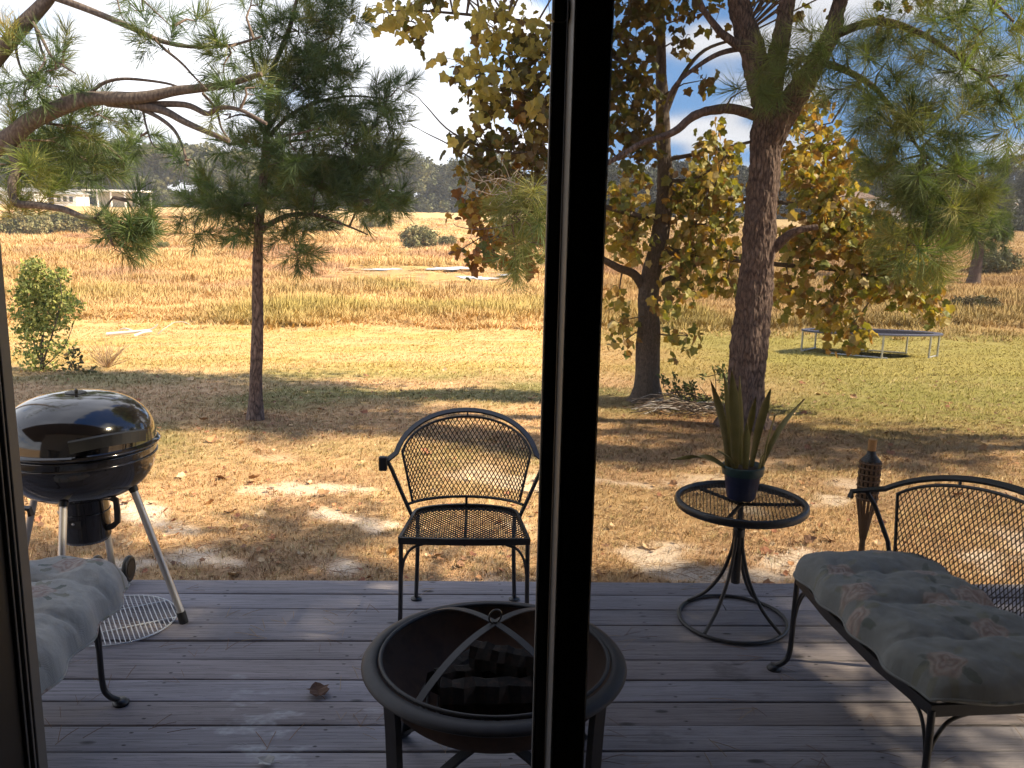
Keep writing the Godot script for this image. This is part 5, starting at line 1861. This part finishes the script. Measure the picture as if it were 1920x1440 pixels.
	var so := [Vector3(0, 0, 0), Vector3(0.28, 0.4, 0.08), Vector3(0.2, 0.8, 0.05), Vector3(0, 1.05, 0), Vector3(-0.2, 0.8, 0.05), Vector3(-0.28, 0.4, 0.08)]
	for k in range(1, 5): small.face([so[0], so[k], so[k + 1]])
	var sme := small.mesh(M.dull_leaf)
	var syg := [Color(0.36, 0.37, 0.09), Color(0.29, 0.33, 0.08), Color(0.44, 0.43, 0.13), Color(0.21, 0.26, 0.065)]
	C = []
	for q in [[62, 505, 25, 22, 130], [75, 540, 40, 30, 240], [60, 580, 42, 35, 260], [105, 560, 32, 28, 210], [95, 600, 48, 25, 230], [135, 575, 18, 14, 60], [60, 620, 35, 20, 130], [110, 520, 18, 16, 70], [60, 660, 32, 25, 95], [110, 650, 28, 24, 70], [75, 690, 40, 14, 70], [45, 545, 18, 30, 90]]:
		C.append(clu(q[0], q[1], q[2], q[3], 13.6, 0.28, int(q[4] * 2.8)))
	small_crown(t, C, syg, 0.068, sme, L)
	# thin weeds at its foot and a wispy bush to its right
	b = at(150, 690, 13.2); b.y = ground_y(b.x, b.z)
	t = thing("shrub", "low dark weed clump at the foot of the leafy shrub", "shrub", b)
	C = [clu(140, 668, 14, 20, 13.2, 0.15, 60), clu(135, 690, 22, 8, 13.2, 0.2, 50), clu(165, 695, 18, 6, 13.2, 0.2, 24)]
	small_crown(t, C, [Color(0.12, 0.11, 0.04), Color(0.09, 0.10, 0.035), Color(0.2, 0.13, 0.06)], 0.07, sme, [limb3([b, b + Vector3(0, 0.25, 0)], 0.012, 0.008)])
	b = at(200, 690, 14.5); b.y = ground_y(b.x, b.z)
	t = thing("shrub", "wispy pinkish dry bush right of the leafy shrub", "shrub", b)
	var wm := MB.new()
	for k in 90:
		var a := rng.randf() * TAU
		var tip := Vector3(cos(a) * rng.randf_range(0.05, 0.45), rng.randf_range(0.15, 0.5), sin(a) * rng.randf_range(0.05, 0.35))
		wm.tube([Vector3(0, 0, 0), tip * 0.5 + rdir() * 0.05, tip], [0.005, 0.004, 0.002], 3, false)
	part(wm, "stems", mat(0.36, 0.25, 0.16, 0.9), t)

	# ---- saplings and weeds by the two trunks
	for q in [[1335, 770, 10.0, 34, 90, "leafy sapling between the two trunks"], [1262, 745, 10.6, 26, 60, "small weed beside the gold tree's foot"], [1300, 740, 10.2, 24, 50, "small weed above the brush pile"], [1362, 745, 9.6, 16, 90, "slim leafy shoot against the large pine trunk"]]:
		b = at(q[0], q[1] + 24, q[2]); b.y = ground_y(b.x, b.z)
		t = thing("sapling", q[5], "plant", b)
		var h: float = q[4] * q[2] / FOC
		var w: float = q[3] * q[2] / FOC
		L = [limb3([b, b + Vector3(0.02, h * 0.5, 0), b + Vector3(-0.02, h, 0)], 0.014, 0.006), limb3([b, b + Vector3(w * 0.4, h * 0.4, 0), b + Vector3(w * 0.8, h * 0.75, 0.05)], 0.012, 0.005), limb3([b, b + Vector3(-w * 0.4, h * 0.35, 0), b + Vector3(-w * 0.9, h * 0.6, 0.05)], 0.012, 0.005)]
		draw_limbs(t, L, M.twig, 1)
		C = []
		for k in 9:
			C.append(clu3(b + Vector3(rng.randf_range(-w, w), rng.randf_range(h * 0.3, h), rng.randf_range(-w, w) * 0.5), Vector3(0.05, 0.05, 0.05), 11))
		small_crown(t, C, [Color(0.13, 0.16, 0.045), Color(0.18, 0.19, 0.06), Color(0.10, 0.13, 0.04)], 0.06, sme, L)

	# ---- brush pile
	b = at(1270, 775, 10.0); b.y = ground_y(b.x, b.z)
	t = thing("brush_pile", "heap of dead grey twigs between the two trunks", "brush pile", b)
	for k in 130:
		var sp := MB.new()
		var c0 := Vector3(rng.randf_range(-0.42, 0.48), rng.randf_range(0.01, 0.20), rng.randf_range(-0.35, 0.3))
		c0.y *= 1.0 - 0.8 * absf(c0.x) / 0.5
		var a := rng.randf_range(-0.5, 0.5) + (PI if rng.randf() < 0.5 else 0.0)
		var d := Vector3(cos(a), rng.randf_range(-0.1, 0.3), sin(a) * 0.8) * rng.randf_range(0.08, 0.25)
		var r := rng.randf_range(0.003, 0.008)
		var e0 := c0 - d; var e1 := c0 + d
		e0.y = maxf(e0.y, 0.01); e1.y = maxf(e1.y, 0.01)
		sp.tube([e0, c0 + rdir() * 0.03 + Vector3(0, 0.03, 0), e1], [r, r * 0.8, r * 0.5], 5, false)
		part(sp, "stick", [M.dead, M.twig, M.bleach][k % 7 if k % 7 < 2 else (2 if k % 7 == 2 else 1)], t)

	# ---- bleached fallen branch at the edge of the meadow
	b = at(265, 632, 24.0); b.y = ground_y(b.x, b.z)
	t = thing("fallen_branch", "bleached white fallen branch lying on the far lawn at left", "branch", b)
	for q in [[Vector3(-0.9, 0.03, 0.05), Vector3(-0.2, 0.10, 0.0), Vector3(0.25, 0.16, 0), 0.10], [Vector3(-0.1, 0.02, 0.2), Vector3(0.1, 0.10, 0.1), Vector3(0.3, 0.12, 0), 0.09], [Vector3(0.1, 0.10, 0), Vector3(0.35, 0.22, 0.0), Vector3(0.45, 0.32, 0), 0.05], [Vector3(0.45, 0.05, 0), Vector3(0.6, 0.18, 0), Vector3(0.85, 0.36, -0.1), 0.035], [Vector3(-0.2, 0.12, 0), Vector3(-0.5, 0.16, -0.2), Vector3(-0.7, 0.1, -0.3), 0.05], [Vector3(0.85, 0.36, -0.1), Vector3(1.1, 0.38, -0.1), Vector3(1.3, 0.3, -0.1), 0.02]]:
		var fb := MB.new()
		var sp := spline([q[0], q[1], q[2]], 5)
		fb.tube(sp, taper(q[3] * 0.5, q[3] * 0.28, sp.size()), 8)
		part(fb, "limb", M.bleach, t)

func small_crown(t: Node3D, clusters: Array, pal: Array, size: float, me: Mesh, limbs: Array) -> void:
	var xf := []
	var cs := []
	var tw := MB.new()
	for c in clusters:
		var root := nearest(limbs, c.c)
		tw.tube([root - t.position, root.lerp(c.c, 0.5) - t.position + rdir() * 0.02, c.c - t.position], [0.006, 0.004, 0.002], 4, false)
		for k in c.n:
			var p: Vector3 = c.c + in_ball() * c.r
			var b := basis_y(rdir() + Vector3(0, 0.3, 0), rng.randf() * TAU).scaled(Vector3.ONE * size * rng.randf_range(0.6, 1.2))
			xf.append(Transform3D(b, p - t.position))
			var cc: Color = pal[rng.randi() % pal.size()]
			var v := rng.randf_range(0.75, 1.25)
			cs.append(Color(cc.r * v, cc.g * v, cc.b * v))
	var o := part(tw, "twigs", M.twig, t)
	o.set_meta("kind", "stuff")
	var mo := scatter("foliage", me, xf, cs, t)
	mo.set_meta("kind", "stuff")

# ------------------------------------------------------------------ far side of the meadow
func clump_mesh(m: Material, n: int, sz: float) -> ArrayMesh:
	var mb := MB.new()
	for k in n:
		var p := in_ball()
		var nn := (rdir() + p * 1.2 + Vector3(0, 0.3, 0)).normalized()
		var bs := basis_y(nn, rng.randf() * TAU)
		var s := sz * rng.randf_range(0.6, 1.2)
		var v := rng.randf_range(0.75, 1.25)
		mb.col = Color(v, v, v)
		var i := mb.v.size()
		mb.add(p + bs * Vector3(-s, 0, -s * 0.4), nn); mb.add(p + bs * Vector3(s * 0.2, 0, -s), nn); mb.add(p + bs * Vector3(s, 0, s * 0.3), nn); mb.add(p + bs * Vector3(-s * 0.3, 0, s), nn)
		mb.tri(i, i + 2, i + 1); mb.tri(i, i + 3, i + 2)
	return mb.mesh(m)

func far_tree(label: String, x: float, d: float, h: float, w: float, pal: Array, me: Mesh, group: String, pine := false) -> void:
	var b := Vector3(x, ground_y(x, -d), -d)
	var t := thing("far_tree", label, "tree", b, 0.0, group)
	var tr := MB.new()
	tr.tube([Vector3(0, -0.3, 0), Vector3(0.1, h * 0.3, 0), Vector3(-0.1, h * 0.6, 0), Vector3(0, h * 0.85, 0)], [0.028 * h, 0.022 * h, 0.014 * h, 0.006 * h], 8)
	for k in 6:
		var a := TAU * k / 6.0 + x
		var y := h * rng.randf_range(0.3, 0.6)
		tr.tube([Vector3(0, y, 0), Vector3(cos(a) * w * 0.22, y + h * 0.10, sin(a) * w * 0.22), Vector3(cos(a) * w * 0.40, y + h * 0.14, sin(a) * w * 0.4)], [0.011 * h, 0.007 * h, 0.003 * h], 5)
	part(tr, "trunk", M.grey_bark, t)
	var xf := []
	var cs := []
	var lobes := []
	for k in 9:
		var a := rng.randf() * TAU
		var rr := rng.randf() * w * 0.34
		lobes.append([Vector3(cos(a) * rr, h * rng.randf_range(0.26, 0.84), sin(a) * rr), rng.randf_range(0.18, 0.30)])
	if pine: for l in lobes: l[0].y = h * rng.randf_range(0.6, 0.93)
	lobes.append([Vector3(0, h * 0.82, 0), 0.2])
	lobes.append([Vector3(0, h * 0.55, 0), 0.3])
	for k in 4:
		lobes.append([Vector3(w * (k - 1.5) * 0.28, h * rng.randf_range(0.08, 0.18), rng.randf_range(-0.1, 0.2) * w), rng.randf_range(0.15, 0.22)])
	for l in lobes:
		for k in 34:
			var q := in_ball()
			q = q.normalized() * pow(q.length(), 0.5)
			var p: Vector3 = l[0] + q * Vector3(l[1] * w * 1.1, l[1] * h * 0.5, l[1] * w * 1.1)
			var s := w * 0.066 * rng.randf_range(0.6, 1.3)
			xf.append(Transform3D(basis_y(rdir(), rng.randf() * TAU).scaled(Vector3.ONE * s), p))
			var cc: Color = pal[rng.randi() % pal.size()]
			var v := rng.randf_range(0.7, 1.3)
			cs.append(Color(cc.r * v, cc.g * v, cc.b * v))
	var mo := scatter("crown", me, xf, cs, t)
	mo.set_meta("kind", "stuff")

func far_house(label: String, x: float, d: float, w: float, dp: float, h: float, rise: float, wall: Material, roofm: Material, wins: Array, hip := 0.0, base := 0.0) -> void:
	var b := Vector3(x, ground_y(x, -d) + base, -d)
	var t := thing("house", label, "house", b)
	var wb := MB.new()
	wb.box(Vector3(0, h / 2 - 0.3, 0), Vector3(w, h + 0.6, dp), 0.03)
	part(wb, "wall", wall, t)
	var rb := MB.new()
	var o := 0.5
	var r0 := Vector3(-w / 2 + hip, h + rise, 0)
	var r1 := Vector3(w / 2 - hip, h + rise, 0)
	var q := [Vector3(-w / 2 - o, h - 0.05, dp / 2 + o), Vector3(w / 2 + o, h - 0.05, dp / 2 + o), Vector3(w / 2 + o, h - 0.05, -dp / 2 - o), Vector3(-w / 2 - o, h - 0.05, -dp / 2 - o)]
	var c := Vector3(0, h + rise * 0.3, 0)
	rb.out(c, [q[0], q[1], r1, r0]); rb.out(c, [q[2], q[3], r0, r1]); rb.out(c, [q[1], q[2], r1]); rb.out(c, [q[3], q[0], r0]); rb.out(c, [q[0], q[1], q[2], q[3]])
	part(rb, "roof", roofm, t)
	for k in wins:
		var wf := MB.new()
		wf.box(Vector3(k[0], k[1], dp / 2 + 0.03), Vector3(k[2] + 0.16, k[3] + 0.16, 0.06), 0.01)
		var wo := part(wf, "window", M.wtrim, t)
		var gb := MB.new()
		gb.box(Vector3(k[0], k[1], dp / 2 + 0.065), Vector3(k[2], k[3], 0.02))
		part(gb, "pane", M.dark_glass, wo)

func build_far() -> void:
	M.wtrim = mat(0.75, 0.75, 0.74, 0.6)
	M.dark_glass = mat(0.03, 0.035, 0.04, 0.08)
	var white := mat(0.78, 0.78, 0.77, 0.7)
	var cream := mat(0.55, 0.50, 0.42, 0.8)
	var grey := mat(0.30, 0.30, 0.31, 0.9)
	var brown := mat(0.26, 0.18, 0.14, 0.9)
	var me := clump_mesh(M.dull_leaf, 46, 0.24)
	var oak := [Color(0.06, 0.075, 0.028), Color(0.085, 0.095, 0.035), Color(0.11, 0.11, 0.04), Color(0.05, 0.06, 0.028)]
	var blue := [Color(0.035, 0.05, 0.032), Color(0.05, 0.065, 0.038), Color(0.03, 0.042, 0.03)]
	# [left edge px, right edge px, top px, distance]
	var nth := ["first", "second", "third", "fourth", "fifth", "sixth", "seventh", "eighth", "ninth", "tenth", "eleventh", "twelfth"]
	var olive := [Color(0.085, 0.095, 0.04), Color(0.12, 0.125, 0.05), Color(0.15, 0.145, 0.06), Color(0.07, 0.08, 0.035)]
	var i := 0
	for q in [[-60, 80, 236, 200], [30, 150, 246, 206], [110, 220, 262, 198], [170, 290, 256, 214], [250, 360, 268, 204], [320, 440, 262, 210], [400, 500, 276, 206]]:
		var p := at((q[0] + q[1]) / 2.0, 380, q[3])
		var top := at((q[0] + q[1]) / 2.0, q[2], q[3]).y - ground_y(p.x, -q[3])
		far_tree("%s oak from the left in the tree line behind the pavilion" % nth[i], p.x, q[3], top, (q[1] - q[0]) * q[3] / FOC * 1.35, olive, me, "trees behind the pavilion")
		i += 1
	i = 0
	for q in [[470, 580, 290, 215], [550, 660, 292, 220], [630, 730, 286, 215], [690, 800, 284, 205], [770, 860, 306, 225], [820, 910, 290, 212], [880, 1000, 284, 220], [980, 1100, 288, 225], [725, 785, 276, 208]]:
		var p := at((q[0] + q[1]) / 2.0, 380, q[3])
		var top := at((q[0] + q[1]) / 2.0, q[2], q[3]).y - ground_y(p.x, -q[3])
		far_tree("%s tree of the far line between young pine and door post" % nth[i], p.x, q[3], top, (q[1] - q[0]) * q[3] / FOC * 1.35, oak, me, "trees in the middle of the far line")
		i += 1
	i = 0
	for q in [[1100, 1220, 306, 225], [1200, 1330, 300, 230], [1310, 1420, 306, 225], [1420, 1540, 310, 225], [1500, 1600, 306, 230], [1560, 1660, 302, 240], [1640, 1760, 305, 235], [1740, 1850, 320, 225], [1930, 2060, 300, 220]]:
		var p := at((q[0] + q[1]) / 2.0, 390, q[3])
		var top := at((q[0] + q[1]) / 2.0, q[2], q[3]).y - ground_y(p.x, -q[3])
		far_tree("%s blue green tree of the far line right of the door post" % nth[i], p.x, q[3], top, (q[1] - q[0]) * q[3] / FOC * 1.35, blue, me, "trees in the right of the far line")
		i += 1
	for q in [[1835, 1945, 284, 215, "tall dark tree with a flat top near the right edge", 1], [1800, 1900, 342, 150, "rounded green tree in front of the white building at right", 0], [1896, 1940, 322, 160, "narrow black green tree cut by the right edge", 1]]:
		var p := at((q[0] + q[1]) / 2.0, 400, q[3])
		var top := at((q[0] + q[1]) / 2.0, q[2], q[3]).y - ground_y(p.x, -q[3])
		far_tree(q[4], p.x, q[3], top, (q[1] - q[0]) * q[3] / FOC * 1.2, blue if q[5] else oak, me, "trees at the far right")
	# pavilion and houses on the left
	var p := at(222, 385, 176)
	var gy := ground_y(p.x, -176)
	var t := thing("pavilion", "white flat roofed pavilion on posts across the meadow", "pavilion", Vector3(p.x, gy, -176))
	var rb := MB.new()
	rb.box(Vector3(0, 3.0, 0), Vector3(10.8, 0.35, 7.0), 0.05)
	part(rb, "roof", white, t)
	for x in [-5.0, -2.5, 0.0, 2.6, 5.0]:
		for z in [-3.2, 3.2]:
			var pb := MB.new()
			pb.box(Vector3(x, 1.4, z), Vector3(0.28, 2.9, 0.28), 0.02)
			part(pb, "post", white, t)
	var bw := MB.new()
	bw.box(Vector3(-1.6, 1.35, -2.6), Vector3(6.5, 2.7, 0.3), 0.02)
	part(bw, "back_wall", cream, t)
	far_house("white hip roofed house just behind the pavilion", at(228, 360, 215).x, 215, 5.0, 8, 3.4, 1.6, white, white, [[-1.5, 2.0, 1.0, 1.2], [1.5, 2.0, 1.0, 1.2]], 2.4)
	far_house("small white house left of the pavilion", at(135, 378, 186).x, 186, 4.4, 6, 2.4, 0.9, white, grey, [[-1.2, 1.4, 0.7, 1.0], [0, 1.4, 0.7, 1.0], [1.2, 1.4, 0.7, 1.0]], 0.8)
	far_house("pale low building at the far left edge of the meadow", at(36, 362, 190).x, 190, 9.0, 6, 2.6, 0.8, white, grey, [[-2.5, 1.4, 1.0, 1.0], [2.0, 1.4, 1.0, 1.0]], 1.0)
	far_house("low white roofed house right of the pavilion", at(290, 345, 225).x, 225, 8.0, 7, 2.7, 1.6, cream, white, [[-2.0, 1.4, 1.0, 1.0], [2.0, 1.4, 1.0, 1.0]], 2.0)
	far_house("small grey house in the gap right of the young pine", at(808, 358, 225).x, 225, 6.5, 6, 2.0, 1.3, cream, grey, [[-2.2, 1.3, 1.2, 1.1], [0.3, 1.3, 1.2, 1.1], [2.4, 1.3, 0.8, 1.1]], 1.6)
	# houses on the right
	far_house("two storey house with brown roof right of the large pine", at(1592, 370, 200).x, 200, 9.5, 8, 5.2, 1.7, cream, brown, [[2.6, 4.2, 0.9, 1.2], [3.9, 4.2, 0.9, 1.2], [-2.2, 4.2, 1.0, 1.2]], 3.0)
	far_house("low grey roofed house with a white garage on the right", at(1632, 388, 185).x, 185, 9.5, 8, 2.5, 2.0, white, grey, [[-2.6, 1.3, 1.4, 1.2], [0.2, 1.3, 1.2, 1.2]], 2.2)
	far_house("white building half hidden by trees near the right edge", at(1893, 385, 190).x, 190, 6.0, 7, 4.6, 0.8, white, grey, [[0.5, 3.2, 1.0, 1.2]], 0.6)
	# parked car
	p = at(1903, 414, 168)
	var ct := thing("parked_car", "small white car parked at the right edge beyond the meadow", "car", Vector3(p.x, ground_y(p.x, -168), -168), 0.0)
	var cb := MB.new()
	var sec := [Vector2(-2.1, 0.35), Vector2(-2.15, 0.75), Vector2(-1.2, 0.9), Vector2(-0.6, 1.4), Vector2(0.8, 1.42), Vector2(1.5, 0.95), Vector2(2.1, 0.85), Vector2(2.15, 0.35)]
	var fr := []
	var bk := []
	for s in sec:
		var ins := 0.14 if s.y > 1.0 else 0.0
		fr.append(Vector3(s.x, s.y, 0.85 - ins)); bk.append(Vector3(s.x, s.y, -0.85 + ins))
	for k in sec.size():
		var j := (k + 1) % sec.size()
		cb.out(Vector3(0, 0.8, 0), [fr[k], fr[j], bk[j], bk[k]])
	cb.out(Vector3(0, 0.8, 0), fr.duplicate()); cb.out(Vector3(0, 0.8, 0), bk.duplicate())
	part(cb, "body", mat(0.75, 0.75, 0.76, 0.25), ct)
	for s in [[-0.75, 0.05], [0.45, 0.6]]:
		var wb := MB.new()
		wb.box(Vector3(s[0] + 0.35, 1.14, 0.775), Vector3(0.85, 0.36, 0.05), 0.01, Basis(Vector3.RIGHT, -0.22))
		part(wb, "window", M.dark_glass, ct)
	for x in [-1.35, 1.35]:
		for z in [-0.78, 0.78]:
			var wh := MB.new()
			wh.ring(Vector3(x, 0.32, z), 0.22, 0.10, 20, 8, Basis(Vector3.RIGHT, PI / 2))
			part(wh, "wheel", M.plastic, ct)
	# shrubs standing in the meadow
	for q in [[785, 445, 80, 34, 34, "round green bush standing in the middle of the meadow", oak], [838, 450, 84, 16, 20, "small bush right of the round green bush in the meadow", oak], [705, 415, 120, 30, 18, "grey green scrub at the back of the meadow", oak], [600, 425, 110, 45, 20, "low scrub behind the young pine in the meadow", oak], [120, 420, 95, 60, 30, "pale green scrub bank at the left of the meadow", oak], [40, 425, 90, 50, 36, "leafy scrub bank at the far left of the meadow", oak], [1870, 475, 62, 45, 38, "green scrub in the meadow at the right edge", oak], [1700, 520, 48, 45, 22, "brown green scrub behind the trampoline", oak], [1830, 560, 36, 50, 26, "tawny scrub clump near the right edge of the meadow", oak], [970, 430, 100, 60, 26, "scrub behind the gold tree left of the door post", oak], [305, 445, 75, 12, 10, "tiny round bush in the straw meadow at left", oak], [1550, 440, 90, 70, 24, "dark scrub behind the gold leaves at right", oak]]:
		var g := at(q[0], q[1], q[2])
		g.y = ground_y(g.x, g.z)
		var bt := thing("meadow_shrub", q[5], "shrub", g)
		var w: float = q[3] * q[2] / FOC
		var h: float = q[4] * q[2] / FOC * 1.25
		var st := MB.new()
		for k in 5:
			var a := TAU * k / 5.0
			st.tube([Vector3(0, -0.05, 0), Vector3(cos(a) * w * 0.5, h * 0.6, sin(a) * w * 0.5)], [0.03, 0.012], 5, false)
		part(st, "stem", M.twig, bt)
		var xf := []
		var cs := []
		for k in 170:
			var u := in_ball()
			var pp := Vector3(u.x * w, h * (0.5 + 0.5 * u.y), u.z * w * 0.8)
			xf.append(Transform3D(basis_y(rdir(), rng.randf() * TAU).scaled(Vector3.ONE * rng.randf_range(0.10, 0.19) * maxf(w, h)), pp))
			var pl := [Color(0.21, 0.20, 0.085), Color(0.16, 0.165, 0.07), Color(0.26, 0.23, 0.11)]
			if q[5].begins_with("tawny") or q[5].begins_with("brown"): pl = [Color(0.24, 0.17, 0.075), Color(0.17, 0.13, 0.055), Color(0.14, 0.13, 0.05)]
			cs.append(pl[rng.randi() % 3])
		var mo := scatter("foliage", me, xf, cs, bt)
		mo.set_meta("kind", "stuff")
	# young pine far out on the right
	var g := at(1828, 500, 52.0)
	g.y = ground_y(g.x, g.z)
	var pt := thing("pine_tree", "shaggy brown trunked young pine out in the meadow at right", "tree", g)
	var L := [limb3([g - Vector3(0, 0.1, 0), g + Vector3(0.1, 2.0, 0), g + Vector3(0, 4.5, 0), g + Vector3(-0.3, 7.0, 0)], 0.75, 0.15)]
	draw_limbs(pt, L, M.pine_bark, 1, 0.02)
	var C := []
	for k in 26:
		C.append(clu3(g + Vector3(rng.randf_range(-2.4, 1.4), rng.randf_range(2.6, 7.0), rng.randf_range(-1.4, 1.4)), Vector3(0.5, 0.5, 0.5), 7))
	needle_crown(pt, L, C, tuft_needles(70, 0.20, 0.012, 0.3), [Color(0.12, 0.16, 0.06), Color(0.15, 0.18, 0.07), Color(0.10, 0.14, 0.06)], 2.6, 0.4)

# ------------------------------------------------------------------ fallen leaves
func build_litter() -> void:
	var lm := leafy(Color(1, 0.8, 0.5), 0.15, 0.8)
	var me := lobed_leaf(lm)
	var pal := [Color(0.40, 0.21, 0.10), Color(0.32, 0.18, 0.09), Color(0.5, 0.33, 0.17), Color(0.22, 0.12, 0.07), Color(0.58, 0.42, 0.25), Color(0.30, 0.13, 0.07)]
	var xf := []
	var cs := []
	for k in 2600:
		var u := rng.randf()
		var d := 3.95 * pow(15.0 / 3.95, u)
		var x := rng.randf_range(-0.62 * d - 0.6, 0.62 * d + 0.6) + 0.04 * d
		if M.gn2.get_noise_2d(x * 0.7 + 9.0, d * 0.7) < -0.05 and rng.randf() < 0.7: continue
		var s := rng.randf_range(0.018, 0.05) if rng.randf() < 0.93 else rng.randf_range(0.06, 0.105)
		var bs := Basis(Vector3.UP, rng.randf() * TAU) * Basis(Vector3.RIGHT, -PI / 2 + rng.randf_range(-0.5, 0.5)) * Basis(Vector3.UP, rng.randf_range(-0.5, 0.5))
		xf.append(Transform3D(bs.scaled(Vector3.ONE * s), Vector3(x, ground_y(x, -d) + rng.randf_range(0.012, 0.035), -d)))
		cs.append(pal[rng.randi() % pal.size()])
	var o := scatter("leaf_litter", me, xf, cs, self)
	o.set_meta("kind", "stuff")
	o.set_meta("label", "brown and orange fallen leaves scattered over the lawn"); o.set_meta("category", "leaves")
	# pine straw, twigs
	var nm := MB.new()
	for k in 3:
		var a := rng.randf_range(-0.5, 0.5) + k * 0.35
		var d := Vector3(cos(a), 0, sin(a))
		var o0 := Vector3(rng.randf_range(-0.5, 0.5), 0, rng.randf_range(-0.6, 0.6))
		nm.tube([o0 - d * 0.5, o0 + Vector3(0, 0.03, 0), o0 + d * 0.5], 0.011, 3, false)
	var sm := leafy(Color(1, 0.8, 0.5), 0.0, 0.9)
	var nme := nm.mesh(sm)
	xf = []; cs = []
	for k in 4200:
		var d := 3.9 * pow(11.5 / 3.9, rng.randf())
		var x := rng.randf_range(-0.62 * d - 0.6, 0.62 * d + 0.6) + 0.04 * d
		xf.append(Transform3D(Basis(Vector3.UP, rng.randf() * TAU).scaled(Vector3.ONE * rng.randf_range(0.06, 0.16)), Vector3(x, ground_y(x, -d) + 0.012, -d)))
		cs.append([Color(0.42, 0.26, 0.14), Color(0.55, 0.38, 0.22), Color(0.32, 0.19, 0.11)][rng.randi() % 3])
	o = scatter("pine_straw", nme, xf, cs, self)
	o.set_meta("kind", "stuff")
	o.set_meta("label", "dry pine needles strewn over the near lawn"); o.set_meta("category", "pine straw")
	xf = []; cs = []
	for k in 110:
		var d := rng.randf_range(1.9, 3.78)
		xf.append(Transform3D(Basis(Vector3.UP, rng.randf() * TAU).scaled(Vector3.ONE * rng.randf_range(0.05, 0.10)), Vector3(rng.randf_range(-1.9, 2.2), 0.004, -d)))
		cs.append([Color(0.30, 0.17, 0.09), Color(0.20, 0.11, 0.06), Color(0.42, 0.30, 0.18)][rng.randi() % 3])
	o = scatter("deck_needles", nme, xf, cs, self)
	o.set_meta("kind", "stuff")
	o.set_meta("label", "few dry pine needles strewn over the deck boards"); o.set_meta("category", "pine straw")
	# single leaves that lie on the deck and on a cushion
	for q in [[Vector3(-0.54, 0.008, -2.82), 0.075, Color(0.10, 0.05, 0.03), "curled dark leaf lying on the deck left of the fire pit", 0.4], [Vector3(-1.40, 0.50, -2.62), 0.085, Color(0.07, 0.035, 0.02), "dark brown dead leaf lying on the pale cushion", 2.0], [Vector3(-0.62, 0.006, -2.44), 0.05, Color(0.5, 0.5, 0.48), "small pale leaf on the deck by the white stain", 1.2]]:
		var dm := mat(q[2].r, q[2].g, q[2].b, 0.8)
		var t := thing("fallen_leaf", q[3], "leaf", q[0], q[4])
		var b := put(me, "blade", t, Transform3D((Basis(Vector3.RIGHT, -PI / 2 + 0.15)).scaled(Vector3.ONE * q[1]), Vector3(0, 0.004, 0)))
		b.material_override = dm
		var st := MB.new()
		st.tube([Vector3(0, 0.004, 0), Vector3(0.004, 0.01, 0.02), Vector3(0.01, 0.005, 0.035)], 0.0012, 5)
		part(st, "stalk", dm, t)
